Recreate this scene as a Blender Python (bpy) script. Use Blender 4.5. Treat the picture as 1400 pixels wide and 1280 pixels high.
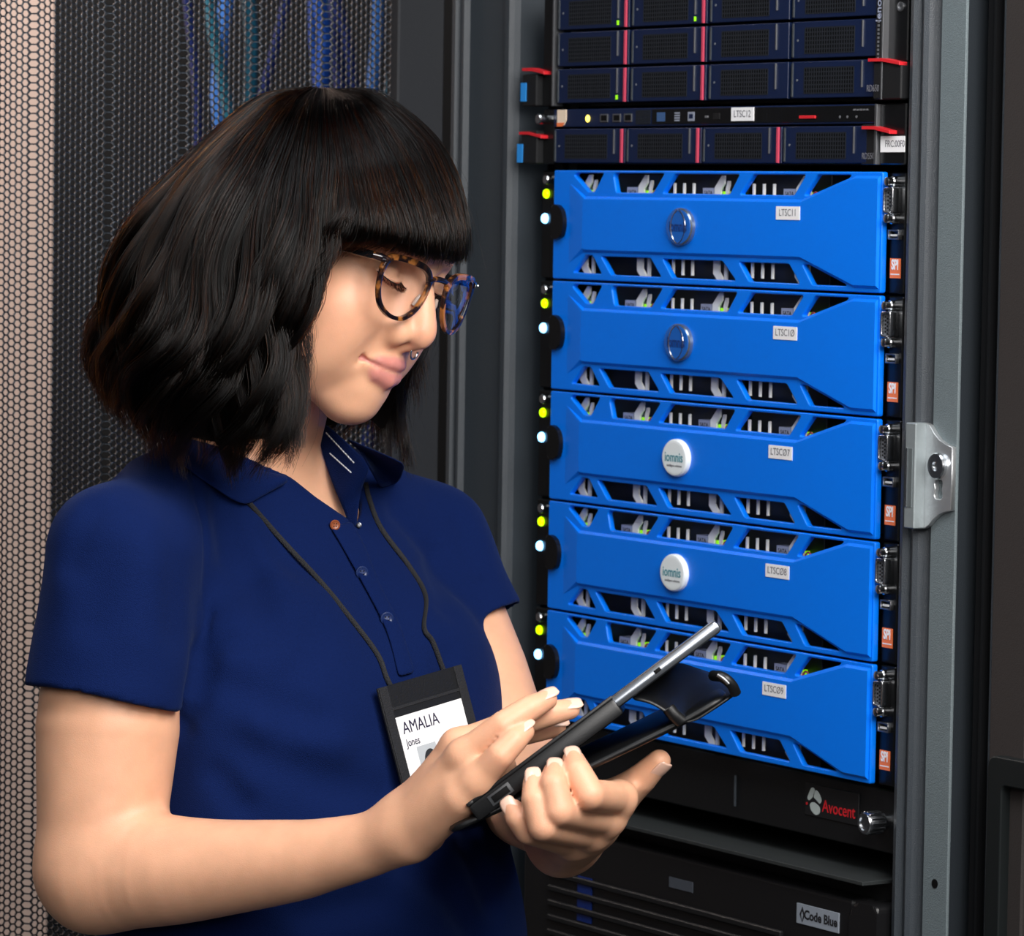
import bpy, bmesh, math, random
import numpy as np
from mathutils import Vector, Matrix

for o in list(bpy.data.objects):
    bpy.data.objects.remove(o)
SC = bpy.context.scene
COL = SC.collection

# ------------------------------------------------------------------ camera
FPX = 5700.0                       # focal length in pixels of the 1400 x 1280 frame
PITCH, ROLL, CAMZ = .0645, .0155, 1.62
_f = np.array([0, math.cos(PITCH), -math.sin(PITCH)]); _r = np.array([1., 0, 0]); _u = np.cross(_r, _f)
_c, _s = math.cos(ROLL), math.sin(ROLL)
CR, CU, CF = _c*_r+_s*_u, -_s*_r+_c*_u, _f
CM = np.stack([CR, CU, -CF], 1)    # camera frame -> world
cam_d = bpy.data.cameras.new('camera'); cam = bpy.data.objects.new('camera', cam_d); COL.objects.link(cam)
M4 = np.eye(4); M4[:3, :3] = CM; M4[:3, 3] = (0, 0, CAMZ)
cam.matrix_world = Matrix(M4.tolist())
cam_d.sensor_width = 36; cam_d.lens = 36*FPX/1400; cam_d.clip_start = .05
cam_d.dof.use_dof = True; cam_d.dof.focus_distance = 2.76; cam_d.dof.aperture_fstop = 24
SC.camera = cam

# ------------------------------------------------------------------ world, lamps, exposure
W = bpy.data.worlds.new('world'); SC.world = W; W.use_nodes = True
W.node_tree.nodes['Background'].inputs[0].default_value = (.50, .55, .62, 1)
W.node_tree.nodes['Background'].inputs[1].default_value = .05
def area(name, loc, target, size, power, col=(1, 1, 1), size_y=None):
    l = bpy.data.lights.new(name, 'AREA'); l.energy = power; l.color = col
    l.shape = 'RECTANGLE'; l.size = size; l.size_y = size_y or size
    o = bpy.data.objects.new(name, l); COL.objects.link(o); o.location = loc
    o.rotation_euler = (Vector(target)-Vector(loc)).to_track_quat('-Z', 'Y').to_euler()
    return o
area('ceiling_lamp_left', (-1.8, 1.0, 2.5), (-.05, 2.85, 1.4), .9, 5, (1, .965, .92))
area('ceiling_lamp_near', (.55, 1.75, 2.2), (.12, 2.95, 1.5), .8, 31, (1, .965, .93))
area('camera_fill_lamp', (.3, -.4, 2.4), (0, 2.9, 1.3), 1.2, 36, (1, .97, .95))  # unseen fill, added above the camera to lift face and hands
area('ceiling_lamp_aisle', (-.55, 2.35, 3.0), (-.1, 3.0, 1.4), .8, 15, (.92, .96, 1))
area('wall_fill_lamp', (-1.25, 4.6, 2.7), (-.95, 5.3, 1.5), .6, 26, (1, .87, .79))  # added, unseen: only brightens the beige wall behind the mesh door
SC.view_settings.view_transform = 'Standard'
SC.view_settings.look = 'None'
SC.view_settings.gamma = 1
SC.view_settings.use_curve_mapping = False
SC.view_settings.exposure = 0.0
SC.cycles.max_bounces = 7; SC.cycles.diffuse_bounces = 3; SC.cycles.glossy_bounces = 3; SC.cycles.transmission_bounces = 4

# ------------------------------------------------------------------ helpers
def lin(h):
    if isinstance(h, str):
        h = [int(h[i:i+2], 16)/255 for i in (0, 2, 4)]
    return tuple(x/12.92 if x <= .04045 else ((x+.055)/1.055)**2.4 for x in h)
MATS = {}
def mat(name, col, rough=.5, metal=0., spec=.5, bump=0., bscale=200., vary=0., vscale=30., emit=None, estr=0., sss=0., coat=0., trans=0., alpha=1., ior=1.45):
    if name in MATS: return MATS[name]
    m = bpy.data.materials.new(name); m.use_nodes = True; MATS[name] = m
    nt = m.node_tree; b = nt.nodes['Principled BSDF']; c = lin(col)
    b.inputs['Base Color'].default_value = (*c, 1)
    b.inputs['Roughness'].default_value = rough; b.inputs['Metallic'].default_value = metal
    b.inputs['Specular IOR Level'].default_value = spec; b.inputs['IOR'].default_value = ior
    b.inputs['Coat Weight'].default_value = coat; b.inputs['Transmission Weight'].default_value = trans
    b.inputs['Alpha'].default_value = alpha
    if sss:
        b.inputs['Subsurface Weight'].default_value = sss
        b.inputs['Subsurface Radius'].default_value = (.010, .004, .002); b.inputs['Subsurface Scale'].default_value = 1
    if emit:
        b.inputs['Emission Color'].default_value = (*lin(emit), 1); b.inputs['Emission Strength'].default_value = estr
    if bump or vary:
        tc = nt.nodes.new('ShaderNodeTexCoord')
    if vary:
        n = nt.nodes.new('ShaderNodeTexNoise'); n.inputs['Scale'].default_value = vscale; n.inputs['Detail'].default_value = 4
        mx = nt.nodes.new('ShaderNodeMix'); mx.data_type = 'RGBA'
        mx.inputs['A'].default_value = (*[x*(1-vary) for x in c], 1); mx.inputs['B'].default_value = (*[min(1, x*(1+vary)) for x in c], 1)
        nt.links.new(tc.outputs['Object'], n.inputs['Vector']); nt.links.new(n.outputs['Fac'], mx.inputs['Factor'])
        nt.links.new(mx.outputs['Result'], b.inputs['Base Color'])
    if bump:
        n2 = nt.nodes.new('ShaderNodeTexNoise'); n2.inputs['Scale'].default_value = bscale; n2.inputs['Detail'].default_value = 3
        bp = nt.nodes.new('ShaderNodeBump'); bp.inputs['Strength'].default_value = bump; bp.inputs['Distance'].default_value = .001
        nt.links.new(tc.outputs['Object'], n2.inputs['Vector']); nt.links.new(n2.outputs['Fac'], bp.inputs['Height'])
        nt.links.new(bp.outputs['Normal'], b.inputs['Normal'])
    return m
def obj(name, me, m=None, parent=None, loc=None):
    o = bpy.data.objects.new(name, me); COL.objects.link(o)
    if m is not None:
        if len(me.materials) == 0: me.materials.append(m)
        elif me.materials[0] != m: o.material_slots[0].link = 'OBJECT'; o.material_slots[0].material = m
    if parent is not None: o.parent = parent
    if loc is not None: o.location = loc
    return o
def tag(o, label=None, cat=None, group=None, kind=None):
    if label: o['label'] = label
    if cat: o['category'] = cat
    if group: o['group'] = group
    if kind: o['kind'] = kind
    return o
def empty(name, mw=None, loc=None):
    o = bpy.data.objects.new(name, None); COL.objects.link(o); o.empty_display_size = .05
    if mw is not None: o.matrix_world = mw
    if loc is not None: o.location = loc
    return o
class MB:
    """collects shapes given in (u right, v up, w out) millimetres; stored as metres x=u, y=-w, z=v"""
    def __init__(s): s.bm = bmesh.new()
    @staticmethod
    def p(u, v, w): return (u/1000, -w/1000, v/1000)
    def box(s, u0, u1, v0, v1, w0, w1, bev=0, seg=1):
        n = set(s.bm.verts)
        r = bmesh.ops.create_cube(s.bm, size=1)
        vs = r['verts']
        for q in vs:
            q.co = s.p(u0+(q.co.x+.5)*(u1-u0), v0+(q.co.z+.5)*(v1-v0), w0+(.5-q.co.y)*(w1-w0))
        if bev:
            es = list({e for q in vs for e in q.link_edges})
            bmesh.ops.bevel(s.bm, geom=es, offset=bev/1000, segments=seg, affect='EDGES', profile=.5)
        return s
    def prism(s, pts, w0, w1, bev=0, taper=None):
        top = taper or pts
        a = [s.bm.verts.new(s.p(u, v, w0)) for u, v in pts]; b = [s.bm.verts.new(s.p(u, v, w1)) for u, v in top]
        n = len(a); fs = [s.bm.faces.new(b), s.bm.faces.new(a[::-1])]
        for i in range(n): fs.append(s.bm.faces.new((a[i], a[(i+1) % n], b[(i+1) % n], b[i])))
        if bev:
            bmesh.ops.bevel(s.bm, geom=list(fs[0].edges), offset=bev/1000, segments=2, affect='EDGES', profile=.5)
        return s
    def vprism(s, pts, v0, v1):
        """outline in (u, w) drawn along v"""
        a = [s.bm.verts.new(s.p(u, v0, w)) for u, w in pts]; b = [s.bm.verts.new(s.p(u, v1, w)) for u, w in pts]
        n = len(a); s.bm.faces.new(b[::-1]); s.bm.faces.new(a)
        for i in range(n): s.bm.faces.new((a[(i+1) % n], a[i], b[i], b[(i+1) % n]))
        return s
    def disc(s, u, v, prof, n=24, su=1, sv=1, axis='w'):
        """lathe: prof = [(radius, w)...] round the outward axis at u, v"""
        rings = []
        for r, w in prof:
            rings.append([s.bm.verts.new(s.p(u+r*su*math.cos(2*math.pi*k/n), v+r*sv*math.sin(2*math.pi*k/n), w)) for k in range(n)])
        for A, B in zip(rings, rings[1:]):
            for k in range(n): s.bm.faces.new((A[k], A[(k+1) % n], B[(k+1) % n], B[k]))
        s.bm.faces.new(rings[0][::-1]); s.bm.faces.new(rings[-1])
        return s
    def tube(s, pts, rad, n=8, cap=True):
        P = [Vector(s.p(*q)) for q in pts]
        rings = []
        for i, q in enumerate(P):
            t = (P[min(i+1, len(P)-1)]-P[max(i-1, 0)]).normalized()
            x = t.orthogonal().normalized() if i == 0 else (px_ - t*px_.dot(t)).normalized()
            px_ = x; y = t.cross(x); r = (rad[i] if hasattr(rad, '__len__') else rad)/1000
            rings.append([s.bm.verts.new(q+x*r*math.cos(2*math.pi*k/n)+y*r*math.sin(2*math.pi*k/n)) for k in range(n)])
        for A, B in zip(rings, rings[1:]):
            for k in range(n): s.bm.faces.new((A[k], A[(k+1) % n], B[(k+1) % n], B[k]))
        if cap: s.bm.faces.new(rings[0][::-1]); s.bm.faces.new(rings[-1])
        return s
    def mesh(s, name, smooth=False):
        bmesh.ops.recalc_face_normals(s.bm, faces=s.bm.faces[:])
        me = bpy.data.meshes.new(name); s.bm.to_mesh(me); s.bm.free()
        if smooth:
            for q in me.polygons: q.use_smooth = True
            me.set_sharp_from_angle(angle=math.radians(smooth if smooth is not True else 40))
        return me
    def build(s, name, m, parent=None, smooth=False): return obj(name, s.mesh(name, smooth), m, parent)
def plate_with_holes(name, outer, holes, w0, w1, bev=.7):
    cu = bpy.data.curves.new(name, 'CURVE'); cu.dimensions = '2D'; cu.fill_mode = 'BOTH'
    for poly in [outer]+holes:
        sp = cu.splines.new('POLY'); sp.points.add(len(poly)-1); sp.use_cyclic_u = True
        for q, (u, v) in zip(sp.points, poly): q.co = (u/1000, v/1000, 0, 1)
    cu.extrude = (w1-w0)/2000-bev/1000; cu.bevel_depth = bev/1000; cu.bevel_resolution = 1; cu.offset = -bev/1000
    t = bpy.data.objects.new('t', cu); COL.objects.link(t)
    me = bpy.data.meshes.new_from_object(t.evaluated_get(bpy.context.evaluated_depsgraph_get())); bpy.data.objects.remove(t); bpy.data.curves.remove(cu)
    me.name = name
    me.transform(Matrix(((1, 0, 0, 0), (0, 0, -1, -(w0+w1)/2000), (0, 1, 0, 0), (0, 0, 0, 1))))
    me.update()
    return me
TXT = {}
def text_mesh(s, height, bold=0., align='CENTER', stretch=1., shear=0.):
    """lettering as a thin mesh in the u, v plane, cap height in mm"""
    key = (s, height, bold, align, stretch)
    if key in TXT: return TXT[key]
    cu = bpy.data.curves.new('lettering', 'FONT'); cu.body = s; cu.align_x = align; cu.align_y = 'CENTER'
    cu.size = height/1000/.70; cu.extrude = .00008; cu.offset = bold/1000; cu.resolution_u = 3; cu.shear = shear
    t = bpy.data.objects.new('t', cu); COL.objects.link(t)
    me = bpy.data.meshes.new_from_object(t.evaluated_get(bpy.context.evaluated_depsgraph_get())); bpy.data.objects.remove(t); bpy.data.curves.remove(cu)
    me.transform(Matrix(((stretch, 0, 0, 0), (0, 0, -1, 0), (0, 1, 0, 0), (0, 0, 0, 1)))); me.name = 'lettering'; me.update()
    TXT[key] = me
    return me
def put_text(name, s, height, u, v, w, m, parent, bold=0., align='CENTER', stretch=1., shear=0.):
    o = obj(name, text_mesh(s, height, bold, align, stretch, shear), m, parent)
    o.location = MB.p(u, v, w); return o
def rounded(pts, r, seg=4):
    """round the corners of a 2D polygon"""
    out = []; n = len(pts)
    for i in range(n):
        p, a, b = Vector(pts[i]), Vector(pts[i-1]), Vector(pts[(i+1) % n])
        da, db = (a-p), (b-p); k = min(r, da.length*.45, db.length*.45)
        s, e = p+da.normalized()*k, p+db.normalized()*k
        for j in range(seg+1):
            t = j/seg; q = s*(1-t)**2+p*2*t*(1-t)+e*t*t; out.append((q.x, q.y))
    return out

# ------------------------------------------------------------------ materials
m_black = mat('black_steel', '17181a', .45, 0, .4, bump=.12, bscale=900)
m_black_gloss = mat('black_plastic', '0b0c0e', .28, 0, .45)
m_rackgrey = mat('rack_paint', '343a40', .42, 0, .5, bump=.35, bscale=1400)
m_powder = mat('lit_powder_coat', '687377', .55, 0, .5, bump=.6, bscale=1300, vary=.18, vscale=900)  # rack paint made lighter: the light the flange catches is in the colour
m_umber = mat('umber_panel', '312d2c', .6, 0, .35, bump=.2, bscale=900)
m_blue = mat('blue_bezel', '0076f0', .34, 0, .42, bump=.03, bscale=500)
m_navy = mat('navy_plastic', '0b1b3c', .4, 0, .4)
m_white = mat('white_plastic', 'e8e8e4', .4)
m_paper = mat('label_paper', 'f4f3f5', .55)
m_ink = mat('ink', '1c1c20', .6)
m_inkgrey = mat('grey_ink', '6a6a70', .6)
m_steel = mat('bright_steel', 'c9ccd0', .22, 1.)
m_zinc = mat('zinc_plate', 'd3d6d8', .38, .85, bump=.25, bscale=300)
m_silver = mat('silver_fin', 'b9bcc2', .3, .8)
m_red = mat('red_plastic', 'd0252e', .4)
m_pink = mat('pink_red_strip', 'c2415a', .45)
m_orange = mat('orange_sticker', 'f07a45', .5)
m_green = mat('green_lamp', '9ad400', .4, emit='b4f000', estr=2.2)
m_bluelamp = mat('blue_lamp', '6fb8ff', .4, emit='7fc4ff', estr=5.)
m_amber = mat('amber_lamp', 'ffe35a', .4, emit='ffe35a', estr=3.)
m_cyan_sticker = mat('cyan_sticker', '2d8fe0', .4)
m_teal = mat('teal_ink', '1c7f8e', .5)
m_hole = mat('dark_recess', '050506', .7, spec=.2)

# ------------------------------------------------------------------ the rack frame of reference
YAW = .5656
RU = Vector((math.sin(YAW), -math.cos(YAW), 0)); RN = Vector((-math.cos(YAW), -math.sin(YAW), 0))
RO = Vector((.03022, 3.3659, CAMZ+.024))         # top left corner of the uppermost blue bezel
def rack_matrix(u, v, w):
    R = Matrix((RU, -RN, Vector((0, 0, 1)))).transposed().to_4x4()
    R.translation = RO+RU*(u/1000)+RN*(w/1000)+Vector((0, 0, v/1000)); return R
FLOORV = -RO.z*1000
# ------------------------------------------------------------------ room
def slab(name, lo, hi, m, label, cat):
    bm = bmesh.new(); bmesh.ops.create_cube(bm, size=1)
    for q in bm.verts: q.co = [lo[i]+(q.co[i]+.5)*(hi[i]-lo[i]) for i in range(3)]
    me = bpy.data.meshes.new(name); bm.to_mesh(me); bm.free()
    o = obj(name, me, m); tag(o, label, cat, kind='structure'); return o
slab('floor', (-4.5, -1.5, -.05), (4.5, 6.5, 0), mat('floor_vinyl', '55585a', .5, bump=.1, bscale=60), 'grey vinyl floor of the server room', 'floor')
slab('wall_left', (-4.5, 5.3, 0), (-.588, 5.4, 3.2), mat('beige_wall', 'dcc6ba', .8, bump=.1, bscale=80), 'beige wall far behind the mesh door', 'wall')
slab('wall_back', (-.588, 5.3, 0), (4.5, 5.4, 3.2), mat('dark_wall', '0b0c0f', .8), 'dark wall behind the server racks', 'wall')

# ------------------------------------------------------------------ server rack frame
rack = empty('server_rack', rack_matrix(0, FLOORV, 0))
tag(rack, 'tall dark grey server rack holding the stacked servers', 'server rack')
H = 2050.
def rp(name, mb, m, parent=rack, smooth=False): return mb.build(name, m, parent, smooth)
# left corner post with two ribs
rp('post', MB().vprism([(-160, -60), (-160, -2), (-157, 2), (-152, 2), (-150, -3), (-146, -3), (-144, 1), (-140, 1), (-138, -4), (-76, -4), (-74, 2), (-68, 2), (-66, -2), (-63, -6), (-63, -60)], 0, H), m_rackgrey)
# right corner post: two ribs beside the equipment, a powder coated flange, a black channel
rp('post', MB().vprism([(460, -60), (460, -6), (463, 0), (468, 1.5), (471, -1), (472.5, -5), (475, -5), (476.5, 0), (480, 1.5), (483, -1), (485, -6), (489, -10), (495, -10), (495, -60)], 0, H), m_rackgrey)
rp('flange', MB().box(495.5, 523.5, 0, H, -4.5, -2, .6), m_powder)
rp('channel', MB().vprism([(523, -60), (523, -22), (536, -22), (537, -16), (540, -15.5), (540, -22), (556, -22), (557, -60)], 0, H), m_black)
rp('flange_edge', MB().box(557, 560.5, 0, H, -30, -8, 1), m_rackgrey)
# mounting rails with square holes
def rail(u0, u1):
    holes = []
    for k in range(60):
        v = 900+k*15.875*1.0
        if v > H-160: break
        c = (u0+u1)/2; holes.append([(c-4.5, v-4.5), (c+4.5, v-4.5), (c+4.5, v+4.5), (c-4.5, v+4.5)])
    me = plate_with_holes('mounting_rail', [(u0, 880), (u1, 880), (u1, H-140), (u0, H-140)], holes, -34, -31.5, .2)
    obj('mounting_rail', me, m_black, rack)
rail(-48, -14); rail(448, 459)
rp('inner_wall', MB().box(-63, -61, 0, H, -700, -34), m_hole)
rp('inner_wall', MB().box(459, 461, 0, H, -700, -34), m_hole)
rp('rear_panel', MB().box(-61, 459, 0, H, -702, -700), m_hole)
rp('top_panel', MB().box(-160, 560, H, H+30, -700, 0), m_rackgrey)
rp('base_panel', MB().box(-160, 560, 0, 60, -700, -62), m_rackgrey)
# catch plate for the door lock on the right post
V0 = -FLOORV
kp = rp('door_catch', MB().box(481, 493, V0-253, V0-178, -2, 11, .8), mat('grey_zinc', '9aa3a6', .45, .5, bump=.3, bscale=200))
rp('catch_slot', MB().box(482, 490, V0-238, V0-196, 10.5, 11.4, .2), mat('slot_grey', '6d7577', .5, .4), kp)
rp('catch_edge', MB().box(483, 484.6, V0-238, V0-196, 11.2, 12, .2), m_steel, kp)
plate = [(493, -178)]+[(497, -179.5), (502, -184.5), (508, -189), (516, -192), (523, -193.5), (523, -238)]+[(516, -239.5), (509, -242), (503, -246), (498, -250.5), (493, -253)]
c2 = (508.5, -224)
keyhole = [(c2[0]+x, c2[1]+V0+y) for x, y in ((-3.5, 7), (3.5, 7), (5, 4), (3.4, 0), (5, -4), (3.5, -7), (-3.5, -7), (-5, -4), (-3.4, 0), (-5, 4))]
obj('catch_plate', plate_with_holes('catch_plate', [(u, v+V0) for u, v in plate], [rounded(keyhole, 2)], -2, 2, .4), m_zinc, kp)
rp('screw_head', MB().disc(508.5, V0-207.5, [(9.3, 1.6), (9.5, 4.4), (8.6, 5.4), (3.6, 5.4), (3.2, 3.6)], 28), m_steel, kp, 30)
rp('flange_screw_hole', MB().disc(509.5, V0-505, [(3.4, -2.5), (3.4, -1.6)], 16), m_hole)

# ------------------------------------------------------------------ the next cabinet on the right
cab = empty('side_cabinet', rack_matrix(561, FLOORV, 0)); tag(cab, 'dark umber cabinet at the right edge, next to the rack post', 'cabinet')
def cp(name, mb, m, parent=cab, smooth=False): return mb.build(name, m, parent, smooth)
cp('door_panel', MB().box(0, 40, 0, H, -60, -6, 1.5), m_umber)
cp('door_panel', MB().box(43, 560, 0, H, -60, -12, 1.5), m_black)
fr = plate_with_holes('recess_frame', rounded([(9, 640), (420, 640), (420, V0-405), (9, V0-405)], 9), [rounded([(25, 660), (400, 660), (400, V0-425), (25, V0-425)], 5)], -12, 2, 1.2)
obj('recess_frame', fr, mat('frame_black', '15191a', .4), cab)
cp('recess_panel', MB().box(25, 400, 660, V0-425, -11.9, -9), m_black_gloss)
cp('side_wall', MB().box(0, 560, 0, H, -700, -61), m_black)

# ------------------------------------------------------------------ blue servers
win = [
 [(29.5, -4.5), (33, -2.6), (72.5, -2.6), (59, -17.6), (50.5, -17.6)],
 [(86, -5), (88.5, -2.6), (157, -2.6), (141.9, -17.8), (90.1, -17.8)],
 [(171, -3), (257, -3), (244.5, -18), (155, -18)],
 [(274.5, -3), (341, -3), (326.6, -18.2), (258, -18.2)],
 [(355.5, -3), (397, -3), (390, -7.4), (354.7, -18.2), (339.5, -18.2)],
 [(30.5, -82), (71.5, -82.4), (58, -68), (47.4, -68)],
 [(70, -68.4), (139.5, -68.4), (155, -82.8), (85, -82.8)],
 [(156.2, -68.7), (236.5, -68.7), (254.6, -83), (170, -83)],
 [(258, -69), (322, -69), (336, -83.4), (272, -83.4)],
 [(338.6, -69), (346.3, -69), (387, -79.6), (394, -83.6), (351.5, -83.8)]]
HB = 88.9
bezel_me = plate_with_holes('bezel', rounded([(0, HB-.6), (434, HB-.6), (434, 1.2), (0, 1.2)], 2), [rounded([(u, v+HB) for u, v in w_], 2.2, 3) for w_ in win], -5, 0, .8)
def sh(p): return [(u, v+HB) for u, v in p]
outer = sh([(14, -6), (46, -20.3), (338, -20.3), (403, -2.6), (432, -2.6), (432, -85.6), (403, -85.6), (338, -66.6), (46, -66.6), (14, -80)])
inner = sh([(46, -24.5), (49, -23.4), (338, -23.4), (404, -5.5), (431.2, -5.5), (431.2, -82.5), (404, -82.5), (338, -63.4), (49, -63.4), (46, -62.5)])
panel_me = MB().prism(outer, -1, 2.4, taper=inner).mesh('raised_panel')
lever_me = MB().prism([(0, 8), (0, 74), (9, 83), (13, 83), (13, 77), (8, 72), (8, 10), (13, 5), (13, 0), (9, 0)], -9, -7.5, .3).mesh('release_lever')
fin_me = MB().box(0, 1.7, 6, 77, -8.4, -6.6).mesh('fin')
body_me = MB().box(-66, 30, 0, 84, -40, -18, .5).mesh('carrier_body')
dlab_me = MB().box(-17, -2, 66, 73.5, -18, -8.6).mesh('capacity_label')
dlab2_me = MB().box(-17, -2, 50, 65.5, -18, -10).mesh('black_label')
dled_me = MB().box(9.6, 12.4, 67, 71, -18, -8.4).mesh('status_lamp')
ring = MB(); ring.tube([(22.5+3.6*math.cos(t), 67+4.2*math.sin(t), -9) for t in np.linspace(0, 2*math.pi, 17)], .8, 6, False); ring_me = ring.mesh('eject_ring')
strip_me = MB().prism([(14, 3), (14, 73), (16.5, 79), (19, 79), (19, 76), (17.5, 72), (17.5, 3)], -9.5, -8).mesh('side_strip')
m_carrier = mat('carrier_dark', '0c1018', .4)
m_labelgrey = mat('label_grey', '9fa6bd', .5)
m_led2 = mat('drive_lamp', '86d41e', .4, emit='8be000', estr=.8)
m_ring = mat('ring_red', 'b4525a', .5)
m_disc_white = mat('white_disc', 'eef4f6', .35)
m_disc_clear = mat('clear_badge', '1f66c4', .15, .1, coat=.6)
m_disc_rim = mat('badge_rim', '8d9aa8', .25, .8)
ear_l = MB().box(-30, -.5, 1, HB-1, -20, -8, 1).mesh('ear')
ear_r = MB().box(434.5, 452, 1, HB-1, -20, -7, .8).mesh('ear')
latch_me = MB().prism(rounded([(2, 33), (2, 61), (10, 61), (17, 57), (20, 50), (20, 42), (17, 35), (10, 33)], 4), -8, 4, 1.2).mesh('bezel_lock')
thumb_me = MB().disc(-15, HB-8, [(4, -8), (4, -2), (3.4, -1)], 16).mesh('thumbscrew')
labels = ['LTSC11', 'LTSC10', 'LTSC07', 'LTSC08', 'LTSC09']
words = ['uppermost blue server, labelled LTSC11, with a clear round badge', 'blue server labelled LTSC10 with a clear round badge', 'middle blue server labelled LTSC07 with a white logo disc', 'blue server labelled LTSC08 with a white logo disc', 'lowest blue server labelled LTSC09, partly hidden by the tablet']
stick_u = [308.5, 308, 305, 304, 303]
def server(i):
    e = empty('blue_server', rack_matrix(0, -HB*(i+1), 0))
    tag(e, words[i], 'server', 'blue servers stacked in the rack')
    obj('chassis', chassis_me, m_black, e)
    b = obj('bezel', bezel_me, m_blue, e)
    obj('raised_panel', panel_me, m_blue, b)
    obj('ear', ear_l, m_black_gloss, e)
    er = obj('ear', ear_r, m_black_gloss, e)
    obj('bezel_lock', latch_me, m_black_gloss, e)
    obj('thumbscrew', thumb_me, m_steel, e)
    obj('power_lamp', lampg_me, m_green, e); obj('identity_lamp', lampb_me, m_bluelamp, e)
    for k in range(4):
        c = empty('drive_carrier'); c.parent = e; c.location = MB.p((31, 110, 214, 319)[k], 2, 0)
        if k: obj('carrier_body', body_me, m_carrier, c)
        obj('release_lever', lever_me, m_white, c); obj('side_strip', strip_me, m_white, c)
        for q in range(3):
            if k > 1: f = obj('fin', fin_me, m_white, c); f.location = MB.p(-54+q*13, 0, 0)
        obj('capacity_label', dlab_me, m_labelgrey, c); obj('black_label', dlab2_me, m_black_gloss, c)
        put_text('lettering', 'SATA', 3.2, -9.5, 69.6, -8.4, m_ink, c)
        obj('status_lamp', dled_me, m_led2, c); obj('eject_ring', ring_me, m_ring, c)
    # right hand ear: display port with screws, a usb socket, an orange sticker
    obj('port_screw', screw_top_me, m_steel, er); obj('port_screw', screw_bot_me, m_steel, er)
    vp = obj('display_port', vga_me, m_steel, er); obj('port_face', vgaf_me, m_port, er); obj('port_pins', vgap_me, m_hole, er)
    obj('usb_port', usb_me, m_dsteel, er); obj('usb_tongue', usbt_me, m_white, er)
    st = obj('sticker', spi_me, m_orange, er); put_text('lettering', 'SPI', 7.0, 442.3, 21.6, -6.2, m_paper, st, .35, stretch=.68)
    obj('sticker_band', spib_me, m_paper, er)
    # asset label
    u = stick_u[i]; lb = obj('asset_label', label_me, m_paper, e); lb.location = MB.p(u, 52.5, 2.5)
    put_text('lettering', labels[i].replace('0', 'Ø'), 5.2, 14.8, 5.1, .45, m_inkgrey, lb, -.02, stretch=.92)
    # round badge
    if i < 2:
        d = obj('badge', disc_me, m_disc_rim, e); obj('badge_face', discf_me, m_disc_clear, d); obj('badge_lens', lens_me, m_steel, d)
        put_text('lettering', 'iomnis', 8, 186, HB-43.5, 6.6, mat('navy_ink', '12306e', .3), d, .25, stretch=.8)
    elif i < 4:
        d = obj('badge', disc_me, m_disc_white, e); d2 = obj('badge_face', discf_me, m_disc_white, d)
        put_text('lettering', 'iomnis', 7.4, 186, HB-43.2, 6.6, m_teal, d, .12, stretch=.88)
        put_text('lettering', 'intelligent solutions', 1.9, 187, HB-49.5, 6.6, m_inkgrey, d, 0, stretch=.95)
    return e
chassis_me = MB().box(0, 434, 1, HB-1, -660, -41).mesh('chassis')
lampg_me = MB().disc(-22, HB-19.5, [(3.7, -8.2), (3.9, -7), (3.2, -5.6), (1.5, -5)], 16).mesh('lamp', True)
lampb_me = MB().disc(-23.5, HB-39.5, [(4.0, -8.2), (4.2, -7), (3.4, -5.4), (1.6, -4.8)], 16).mesh('lamp', True)
m_dsteel = mat('dull_steel', '8d8f93', .35, .9)
m_port = mat('port_grey', '50535a', .5)
def scr(v): return MB().disc(442.5, v, [(4, -7.2), (4, -2), (3.2, -1), (3.2, 3), (2.2, 3.6)], 14).mesh('port_screw', 35)
screw_top_me, screw_bot_me = scr(HB-7.5), scr(HB-34)
vga_me = plate_with_holes('display_port', rounded([(436.5, HB-30), (436.5, HB-12), (448, HB-11), (448, HB-31)], 2.4), [rounded([(438, HB-28.6), (438, HB-13.4), (446.3, HB-12.6), (446.3, HB-29.4)], 1.8)], -7.5, 1.5, .4)
vgaf_me = MB().box(438, 446.3, HB-29, HB-13, -7.4, -1).mesh('port_face')
pp = MB()
for a in range(3):
    for b_ in range(5): pp.disc(439.7+a*2.4, HB-15.6-b_*2.7-(a % 2)*1.2, [(.75, -1), (.75, -.6)], 8)
vgap_me = pp.mesh('port_pins')
usb_me = plate_with_holes('usb_port', [(436, HB-49), (448.5, HB-49), (448.5, HB-42), (436, HB-42)], [[(437, HB-48), (447.5, HB-48), (447.5, HB-43), (437, HB-43)]], -8, -4, .2)
usbt_me = MB().box(438.5, 446, HB-46.6, HB-45.2, -8, -4.6).mesh('usb_tongue')
spi_me = MB().box(436.3, 448.3, 12.2, 26.4, -7.1, -6.4).mesh('sticker')
spib_me = MB().box(437, 447.6, 14.6, 15.4, -6.5, -6.3).mesh('sticker_band')
label_me = MB().box(0, 29.6, 0, 9.9, -.2, .35).mesh('asset_label')
disc_me = MB().disc(186, HB-43.5, [(17.6, 2), (17.4, 5), (16.4, 6)], 40, 1, .83).mesh('badge', 30)
discf_me = MB().disc(186, HB-43.5, [(16.2, 5), (16.0, 6.3), (14, 6.5)], 40, 1, .83).mesh('badge_face')
lm = MB()
for sg in (-1, 1):
    lm.tube([(186+sg*(13*math.cos(t)-3.4), HB-43.5+13.6*math.sin(t), 6.5) for t in np.linspace(-1.25, 1.25, 12)], .55, 6)
lens_me = lm.mesh('badge_lens')
for i in range(5): server(i)

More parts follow.
